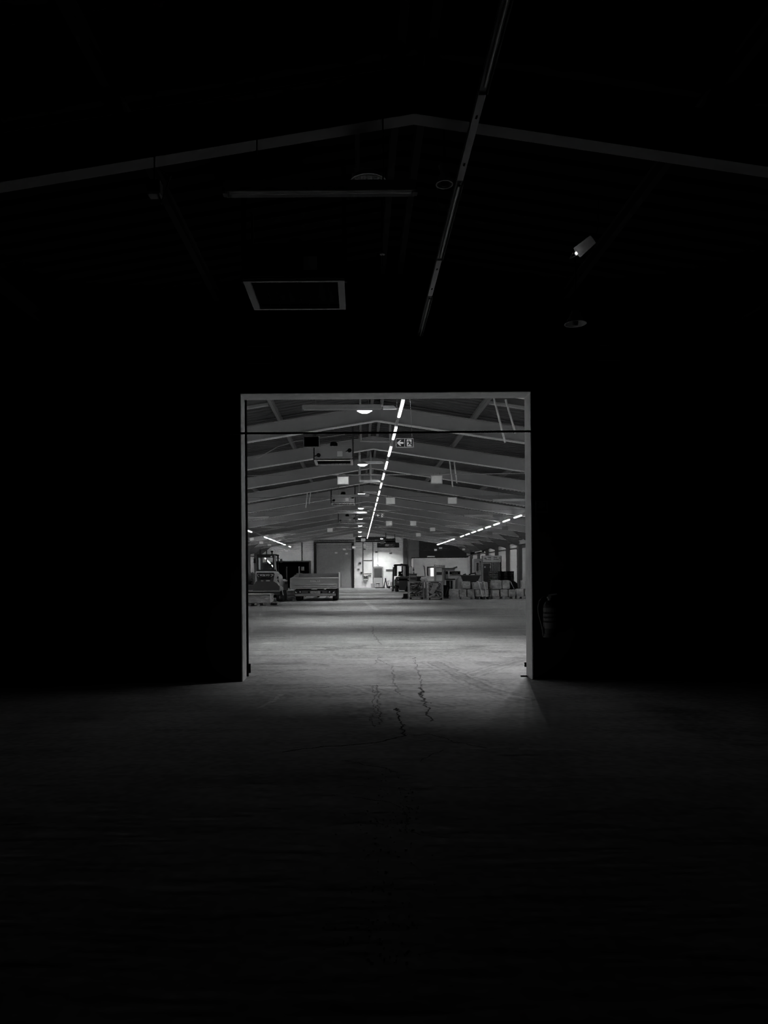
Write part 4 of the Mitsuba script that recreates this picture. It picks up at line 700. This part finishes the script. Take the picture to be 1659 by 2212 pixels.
for k, (xx, w) in enumerate(((540, 28), (585, 22), (622, 40), (672, 20), (702, 32))): part(t + '__name_panel', 'mark', rect(J, xx, 864, xx + w, 886, d, d - .025, d - .02), 'mat_mid')
part(t, 'slot', rect(J, 480, 945, 800, 965, d, d - .01, d), 'mat_charcoal')
t = thing('open_cabinet', 'open grey cabinet behind the right scrap crate', 'cabinet'); d = 46.5
part(t, 'top', rect(J, 340, 1058, 650, 1100, d, d - .05, d + .6), 'mat_dark'); part(t, 'frame', cat(rect(J, 340, 1100, 362, 1400, d, d, d + .55, True), rect(J, 580, 1100, 605, 1400, d, d, d + .55, True), rect(J, 480, 1100, 498, 1400, d, d, d + .05, True), rect(J, 362, 1100, 580, 1118, d, d, d + .5)), 'mat_light'); part(t, 'back', rect(J, 362, 1110, 580, 1400, d, d + .5, d + .55, True), 'mat_dark')
t = thing('sack', 'grey bulging sack behind the stone blocks', 'sack'); c = J(830, 1130, 46.8); sm = trimesh.creation.icosphere(subdivisions=3, radius=1.0); v = sm.vertices; v = v * (1 + .18 * (meshkit.noise(v * 2.2, 4)[:, None] - .5)); sm.vertices = v * [.34, .3, c[2] / 2 + .16] + [c[0], 46.8, c[2] / 2 + .15]; part(t, 'body', sm, 'mat_mid', True); part(t, 'tie', lathe([[.05, 0], [.09, .02], [.05, .06]], (c[0] + .02, 46.8, c[2] + .28), n=12), 'mat_soot')
t = thing('wrapped_load', 'dark wrapped load beside the right scrap crate', 'wrapped load'); d = 42.2; a, b = J(270, 1275, d), J(475, 1690, d); part(t, 'body', rbox(a[0], b[0], d, d + .8, .1, a[2], .06), 'mat_black'); part(t, 'fold', cat([bar((a[0] + .1 + i * .15, d - .01, .15), (a[0] + .25 + i * .12, d - .01, a[2] - .1), .03, .02) for i in range(3)]), 'mat_dark'); part(t, 'bearer', bx(a[0] + .05, b[0] - .05, d + .1, d + .7, 0, .1), 'mat_dark')

# mesh crates full of scrap wood
def crate(x0, x1, y, zt, label, seed, board=None, wood=''):
    t = thing('scrap_crate', label, 'crate'); y1 = y + .85; p = .05
    for xx in (x0, x1 - p):
        for yy in (y, y1 - p): part(t, 'post', bx(xx, xx + p, yy, yy + p, 0, zt), 'mat_light' if (xx == x0 and yy == y) else 'mat_mid')
    for z in (.12, zt - .04): part(t, 'rail', cat(bx(x0, x1, y, y + .03, z, z + .04), bx(x0, x1, y1 - .03, y1, z, z + .04), bx(x0, x0 + .03, y, y1, z, z + .04), bx(x1 - .03, x1, y, y1, z, z + .04)), 'mat_mid')
    n = 4; part(t, 'wire_side', cat([rod((x0, y + .012, .12 + (zt - .12) * i / n), (x1, y + .012, .12 + (zt - .12) * i / n), .004, 4) for i in range(1, n)]), 'mat_charcoal')
    part(t, 'floor', bx(x0, x1, y, y1, .1, .13), 'mat_dark'); part(t, 'skid', cat(bx(x0 + .06, x0 + .16, y, y1, 0, .1), bx(x1 - .16, x1 - .06, y, y1, 0, .1)), 'mat_soot'); part(t, 'kick_bar', bx(x0 + .12, x1 - .12, y + .01, y + .04, .05, .08), 'mat_light')
    random.seed(seed); ms = {'mat_wood': [], 'mat_dark': [], 'mat_light': []}
    for i in range(230):
        c = np.array([random.uniform(x0 + .16, x1 - .16), random.uniform(y + .1, y + .7), random.uniform(.17, zt - .06)]); L = random.uniform(.2, .46); a = random.gauss(0, .55) if random.random() < .75 else random.uniform(-1.4, 1.4)
        dv = np.array([math.cos(a) * L / 2, random.uniform(-.08, .08), math.sin(a) * L / 2])
        lo, hi = c - dv, c + dv
        for e in (lo, hi): e[0] = min(max(e[0], x0 + .06), x1 - .06); e[2] = min(max(e[2], .16), zt + .02); e[1] = max(e[1], y + .07)
        ms[random.choice(['mat_wood', 'mat_dark', 'mat_dark', 'mat_dark', 'mat_wood', 'mat_light', 'mat_light'])].append(bar(lo, hi, random.uniform(.012, .055), random.uniform(.012, .03)))
    for k, (m, l) in enumerate(ms.items()):
        o = one('scrap_wood', cat(l), m, f'{("brown-grey", "dark", "pale")[k]} scrap wood heaped in the {wood} mesh crate', 'scrap wood'); labels[o]['kind'] = 'stuff'
    if board is not None: one('leaning_board', board, 'mat_mid', f'wide board leaning inside the {wood} mesh crate', 'board')
a, b = E(520, 1055, 41.4), E(985, 1590, 41.4)
crate(a[0], b[0], 41.4, a[2], 'left mesh crate full of scrap wood, beside the forklift', 11, None, 'left')
a, b = E(1085, 1045, 40.3), E(1560, 1610, 40.3)
p, q, r, s_ = E(1270, 1100, 40.2), E(1440, 1100, 40.2), E(1260, 1450, 40.2), E(1150, 1395, 40.2)
crate(a[0], b[0], 40.3, a[2], 'right mesh crate full of scrap wood with a leaning board', 23, prism([(p[0], p[2]), (q[0], q[2]), (r[0], r[2]), (s_[0], s_[2])], 40.33, 40.37), 'right')
c = E(980, 990, 41.9); t = thing('crumpled_bag', 'pale crumpled bag lying on top of the left scrap crate', 'bag'); sm = trimesh.creation.icosphere(subdivisions=3, radius=1); v = sm.vertices; sm.vertices = v * (1 + .5 * (meshkit.noise(v * 2.5, 2)[:, None] - .5)) * [.2, .2, .14] + [c[0], 41.9, crate_top if (crate_top := E(0, 1055, 41.4)[2] + .10) else 0]; part(t, 'body', sm, 'mat_pale', True); part(t, 'knot', lathe([[0, 0], [.03, 0], [.05, .06], [0, .05]], (c[0] + .02, 41.9, crate_top + .12), n=10), 'mat_light')
t = thing('dark_offcuts', 'dark offcuts on the floor left of the left scrap crate', 'offcuts'); c = E(430, 1520, 42.5)
for i in range(4): part(t, 'piece', turn(bx(c[0] - .2 + .05 * i, c[0] + .22, 42.4 + .1 * i, 42.55 + .1 * i, .0 + .07 * i, .07 + .07 * i), -8 + 6 * i, (c[0], 42.5, 0)), 'mat_soot')

# rough stone blocks on pallets
N = Q(1030, 1140, 13.0)
def rough_block(x0, x1, y0, y1, z0, z1, seed, lean=0.0):
    m = trimesh.creation.box(extents=[1, 1, 1]).subdivide().subdivide().subdivide(); v = m.vertices.copy()
    e = np.array([x1 - x0, y1 - y0, z1 - z0]); r = np.abs(v).max(1, keepdims=True); v = v * (1 - .035 * ((np.abs(v) > .47).sum(1, keepdims=True) - 1))
    w = v * e; nn = np.stack([meshkit.fbm(w * 5 + 7 * k, 3, seed + k) - .5 for k in range(3)], 1); w = w + nn * np.array([.05, .07, .03])
    w[:, 0] += lean * w[:, 2]; w += [(x0 + x1) / 2, (y0 + y1) / 2, (z0 + z1) / 2]; w[:, 2] = np.maximum(w[:, 2], z0); m.vertices = w; return m
def block(fn, px0, py0, px1, py1, d, label, seed, z0=None):
    a, b = fn(px0, py0, d), fn(px1, py1, d); z0 = b[2] if z0 is None else z0
    return one('stone_block', rough_block(a[0] + .012, b[0] - .012, d, d + .5, z0, a[2], seed), 'mat_stone', label, 'stone block', smooth=30)
SD = 40.9
zA = J(0, 1655, SD)[2]; zN = N(0, 1950, SD)[2]
a, b = J(500, 0, SD), J(1275, 0, SD); zp = pallet(a[0] - .02, b[0] + .02, SD + .02, SD + .85, 0, 'pallet under the leftmost row of stone blocks')
block(J, 470, 1400, 782, 1660, SD, 'leftmost stone block of the bottom row', 31, zp); block(J, 784, 1405, 1028, 1660, SD, 'second stone block from the left in the bottom row', 32, zp); b3 = block(J, 1040, 1408, 1285, 1660, SD, 'third stone block from the left in the bottom row, left of the strapped bundle', 33, zp)
zb1 = J(0, 1403, SD)[2] + .02; block(J, 890, 1150, 1155, 1395, SD + .02, 'stone block lying on the leftmost bottom row, under the dark trough', 34, zb1)
a, b = N(430, 0, SD), N(1085, 0, SD); zp2 = pallet(a[0], b[0] - .05, SD + .02, SD + .85, 0, 'pale pallet under the row of stone blocks right of the strapped bundle', 'mat_mid')
block(N, 425, 1735, 645, 1950, SD, 'bottom stone block directly right of the strapped bundle', 35, zp2); block(N, 658, 1735, 880, 1925, SD, 'middle stone block of the bottom row right of the strapped bundle', 36, zp2); block(N, 886, 1738, 1085, 1940, SD, 'right stone block of the bottom row right of the strapped bundle', 37, zp2)
zb2 = N(0, 1737, SD)[2] + .02; block(N, 418, 1480, 708, 1722, SD + .02, 'large upper stone block under the black pallet stack', 38, zb2); block(N, 716, 1478, 938, 1710, SD + .02, 'upper right stone block under the black pallet stack', 39, zb2)
a, b = N(1110, 0, SD), N(1480, 0, SD); zp3 = pallet(a[0], b[0], SD + .02, SD + .85, 0, 'pallet at the right jamb under two stone blocks')
block(N, 1120, 1715, 1330, 1935, SD, 'stone block second from the right jamb', 40, zp3); block(N, 1345, 1705, 1500, 1935, SD, 'rightmost stone block, cut off by the right jamb', 41, zp3)
a, b = J(1330, 0, SD - .3), N(335, 0, SD - .3); zp4 = pallet(a[0] + .0, b[0] + .12, SD - .28, SD + .55, 0, 'dark pallet under the strapped stone bundle', 'mat_dark')
t = thing('strapped_bundle', 'leaning bundle of stone blocks tied with pale straps', 'stone bundle'); d = SD - .3; zt4 = J(0, 1180, d)[2]; xa, xb = J(1190, 0, d)[0], N(290, 0, d)[0]; xa2, xb2 = J(1370, 0, d)[0], N(330, 0, d)[0]
rows = 2; lean = (xa - xa2) / (zt4 - zp4)
for i in range(rows):
    for j in range(3):
        f0, f1 = j / 3, (j + 1) / 3; z0, z1 = zp4 + (zt4 - zp4) * i / rows, zp4 + (zt4 - zp4) * (i + 1) / rows; k = (i + .5) / rows; L, Rr = xa2 + (xa - xa2) * k, xb2 + (xb - xb2) * k
        part(t, 'block', rough_block(L + (Rr - L) * f0, L + (Rr - L) * f1 - .01, d, d + .6, z0 + .004, z1 - .004, 50 + 3 * i + j, -.12 if j == 0 else (-.06 if j == 1 else -.0)), 'mat_stone', 30)
for fx in (.42, .78):
    top, bot = np.array([xa + (xb - xa) * fx, d - .04, zt4 + .03]), np.array([xa2 + (xb2 - xa2) * fx, d - .04, zp4])
    part(t, 'strap', cat(bar(top, bot, .035, .012), bar(top, top + [0, .66, 0], .035, .012)), 'mat_white', label='pale strap')
a, b = N(1275, 1480, 43.5), N(1400, 1700, 43.5); one('pale_carton', rbox(a[0], b[0] + .2, 43.5, 44.0, 0, a[2], .02), 'mat_pale', 'pale carton behind the rightmost stone blocks', 'carton')
# trough, gates, display boards, plastic pallets
t = thing('mortar_trough', 'dark plastic trough with tools standing above the stone blocks', 'trough'); d = 44.2
tr = np.array([J(862, 935, d), J(1480, 935, d)]); bo = np.array([J(945, 1145, d), J(1400, 1145, d)]); zt5, zb5 = tr[0][2], bo[0][2]
def ring(x0, x1, y0, y1, z, r=.08): return [[x, y, z] for x in (x0, x1) for y in (y0 + r, y1 - r)] + [[x, y, z] for x in (x0 + r, x1 - r) for y in (y0, y1)]
outer = trimesh.convex.convex_hull(np.array(ring(tr[0][0], tr[1][0], d - .1, d + .7, zt5) + ring(bo[0][0], bo[1][0], d + .02, d + .58, zb5)))
inner = trimesh.convex.convex_hull(np.array(ring(tr[0][0] + .03, tr[1][0] - .03, d - .07, d + .67, zt5 + .01) + ring(bo[0][0] + .03, bo[1][0] - .03, d + .05, d + .55, zb5 + .03)))
part(t, 'tub', trimesh.boolean.difference([outer, inner], engine='manifold'), 'mat_dark'); part(t, 'rim', cat(bx(tr[0][0] - .02, tr[1][0] + .02, d - .13, d - .09, zt5 - .05, zt5), bx(tr[0][0] - .02, tr[1][0] + .02, d + .69, d + .73, zt5 - .05, zt5)), 'mat_charcoal')
one('trough_stand', bx(bo[0][0] + .05, bo[1][0] - .05, d + .05, d + .55, 0, zb5), 'mat_soot', 'dark stand under the plastic trough behind the stone blocks', 'stand')
t = thing('trough_tools', 'tools and cloths heaped in the dark trough', 'tools'); part(t, 'board', bar(J(1110, 940, d + .3), J(1320, 890, d + .3), .14, .25), 'mat_soot'); part(t, 'cloth', bar(J(1160, 935, d + .1), J(1290, 925, d + .1), .08, .2), 'mat_pale'); part(t, 'cloth', bar(J(920, 940, d + .2), J(1000, 915, d + .2), .1, .2), 'mat_dark'); part(t, 'fill', bx(bo[0][0] + .03, bo[1][0] - .03, d + .05, d + .55, zb5 + .03, zt5 - .04), 'mat_soot')
d = 47.5; t = thing('display_board', 'pale display board with dark upright lettering behind the trough', 'display board')
M_ = Q(1000, 1195, 27.65)
part(t, 'panel', rect(M_, 640, 345, 1160, 1340, d, d, d + .05, True), 'mat_light'); part(t, 'edge', rect(M_, 560, 330, 640, 1180, d, d + .02, d + .06, True), 'mat_white', label='white left edge'); part(t, 'head', rect(M_, 690, 335, 1090, 520, d, d - .01, d), 'mat_mid'); part(t, 'bar', rect(M_, 810, 570, 935, 1060, d, d - .015, d), 'mat_dark', label='dark upright bar')
part(t, 'tip', poly(M_, [(840, 1060), (930, 1100), (900, 1190)], d, d - .015, d), 'mat_dark'); part(t, 'emblem', lathe([[0, -.015], [.055, -.015], [.055, 0], [0, 0]], tuple(M_(1040, 525, d)), 'y', 16), 'mat_dark')
for k in range(7): part(t, 'letter', rect(M_, 990, 600 + k * 62, 1075 - (k % 3) * 15, 640 + k * 62, d, d - .012, d), 'mat_charcoal')
part(t, 'letter', rect(M_, 1000, 1050, 1030, 1100, d, d - .012, d), 'mat_charcoal'); part(t, 'trim', rect(M_, 1110, 600, 1165, 940, d, d - .02, d), 'mat_white', label='white right edge')
a = M_(1140, 230, d); lb_ = thing('work_light', 'small bright work light at the top corner of the display board', 'light'); part(lb_, 'head', rbox(a[0] - .05, a[0] + .05, d - .03, d + .05, a[2] - .08, a[2] + .08, .015), 'mat_white', **emitter(.35 / 32)); part(lb_, 'bracket', bx(a[0] - .015, a[0] + .015, d, d + .03, M_(0, 345, d)[2], a[2] - .08), 'mat_soot')
d = 46.2; t = thing('slat_rack', 'display rack with a printed header board and upright slats under the right wall', 'rack')
part(t, 'header', rect(N, 170, 785, 672, 965, d, d - .02, d + .04), 'mat_light', label='printed header board')
for r in ((210, 840, 270, 885), (300, 815, 400, 840), (320, 848, 400, 860), (470, 815, 570, 835), (480, 848, 570, 860), (625, 835, 655, 860), (240, 890, 400, 905), (470, 885, 610, 900)): part(t + '__header', 'mark', rect(N, *r, d, d - .025, d - .02), 'mat_charcoal')
part(t, 'side', rect(N, 672, 790, 695, 1480, d, d, d + .5, True), 'mat_soot'); part(t, 'side', rect(N, 165, 785, 182, 1480, d, d, d + .5, True), 'mat_grey'); part(t, 'back', rect(N, 182, 965, 672, 1480, d, d + .45, d + .5, True), 'mat_charcoal')
for k in range(9): part(t, 'slat', rect(N, 418 + k * 29, 965, 432 + k * 29, 1480, d, d + .02, d + .06, True), 'mat_light' if k % 2 else 'mat_grey')
d = 45.9; t = thing('mesh_gate', 'dark mesh panel with a pale top edge before the display rack', 'mesh panel')
a, b = N(165, 988, d), N(400, 1500, d); part(t, 'panel', bx(a[0] + .02, b[0] - .02, d + .02, d + .035, .02, a[2] - .03), 'mat_dark'); part(t, 'frame', cat(bx(a[0], b[0], d, d + .04, a[2] - .04, a[2]), bx(a[0], a[0] + .03, d, d + .04, 0, a[2]), bx(b[0] - .03, b[0], d, d + .04, 0, a[2])), 'mat_light'); part(t, 'bar', cat([bx(a[0], b[0], d + .005, d + .02, a[2] - .28 * i - .02, a[2] - .28 * i) for i in range(1, 5)]), 'mat_charcoal')
for xx in (228, 376): part(t, 'clip', rect(N, xx - 14, 1085, xx + 14, 1122, d, d - .03, d), 'mat_white', label='white clip')
part(t, 'foot', bx(a[0], b[0], d - .25, d + .05, 0, .03), 'mat_dark')
def plastic_pallet(c, z, deg, label, w=1.15, l=1.0):
    t = thing('plastic_pallet', label, 'pallet'); r = lambda m: turn(m, deg, (c[0], c[1], 0)); x0, x1, y0, y1 = c[0] - w / 2, c[0] + w / 2, c[1] - l / 2, c[1] + l / 2
    part(t, 'deck', r(bx(x0, x1, y0, y1, z + .105, z + .135)), 'mat_black'); part(t, 'foot', r(cat(*[bx(x0 + (w - .2) * i / 2, x0 + (w - .2) * i / 2 + .2, y0 + (l - .16) * j / 2, y0 + (l - .16) * j / 2 + .16, z, z + .105) for i in range(3) for j in range(3)])), 'mat_soot')
    part(t, 'rib', r(cat([bx(x0 - .004, x0 + .01, y0 + .1 * i, y0 + .1 * i + .025, z + .03, z + .13) for i in range(10)])), 'mat_mid')
c = np.array([N(690, 0, 44.6)[0], 44.85]); zt6 = N(0, 1190, 44.5)[2]; n6 = int(zt6 / .138)
for i in range(n6): plastic_pallet(c, i * .138, 24, f'{ORD[i]} black plastic pallet from the floor in the stack under the right wall')
t = thing('tarpaulin', 'black tarpaulin slumped by the right wall behind the stone blocks', 'tarpaulin'); a, b = N(945, 1490, 43.3), N(1130, 1510, 43.3); part(t, 'sheet', prism([(a[0], 0), (a[0], a[2]), (a[0] + .25, a[2] - .03), (b[0], b[2] - .1), (b[0] + .08, .35), (b[0] + .12, 0)], 43.3, 44.1), 'mat_black')
part(t, 'pole', bar(N(940, 1500, 43.2), N(1050, 1720, 42.8), .03, .03), 'mat_mid')
t = thing('wall_canopy', 'tilted black canopy with a pale strip on the right wall', 'canopy'); d = 60.0; a, b = N(-150, 730, d), N(205, 660, d)
part(t, 'sheet', tilt(bx(a[0], b[0], d, d + .6, (a[2] + b[2]) / 2 - .08, (a[2] + b[2]) / 2 + .1), -9, [0, 1, 0], (a + b) / 2), 'mat_black'); part(t, 'strip', bar(N(-60, 695, d - .02), N(150, 655, d - .02), .07, .03), 'mat_white', label='pale strip'); part(t, 'arm', bar((b[0] - .3, d + .3, b[2]), (XR, d + .3, b[2] + .25), .06, .06), 'mat_dark')

one('hanging_cable', pipe([tuple(at(x, y, 22.2)) for x, y in ((548, 996), (572, 981), (600, 965), (640, 953), (690, 946), (745, 938))], .012, 6), 'mat_light', 'pale cable sagging along the left roof slope behind the framed dark sign', 'cable', smooth=True)
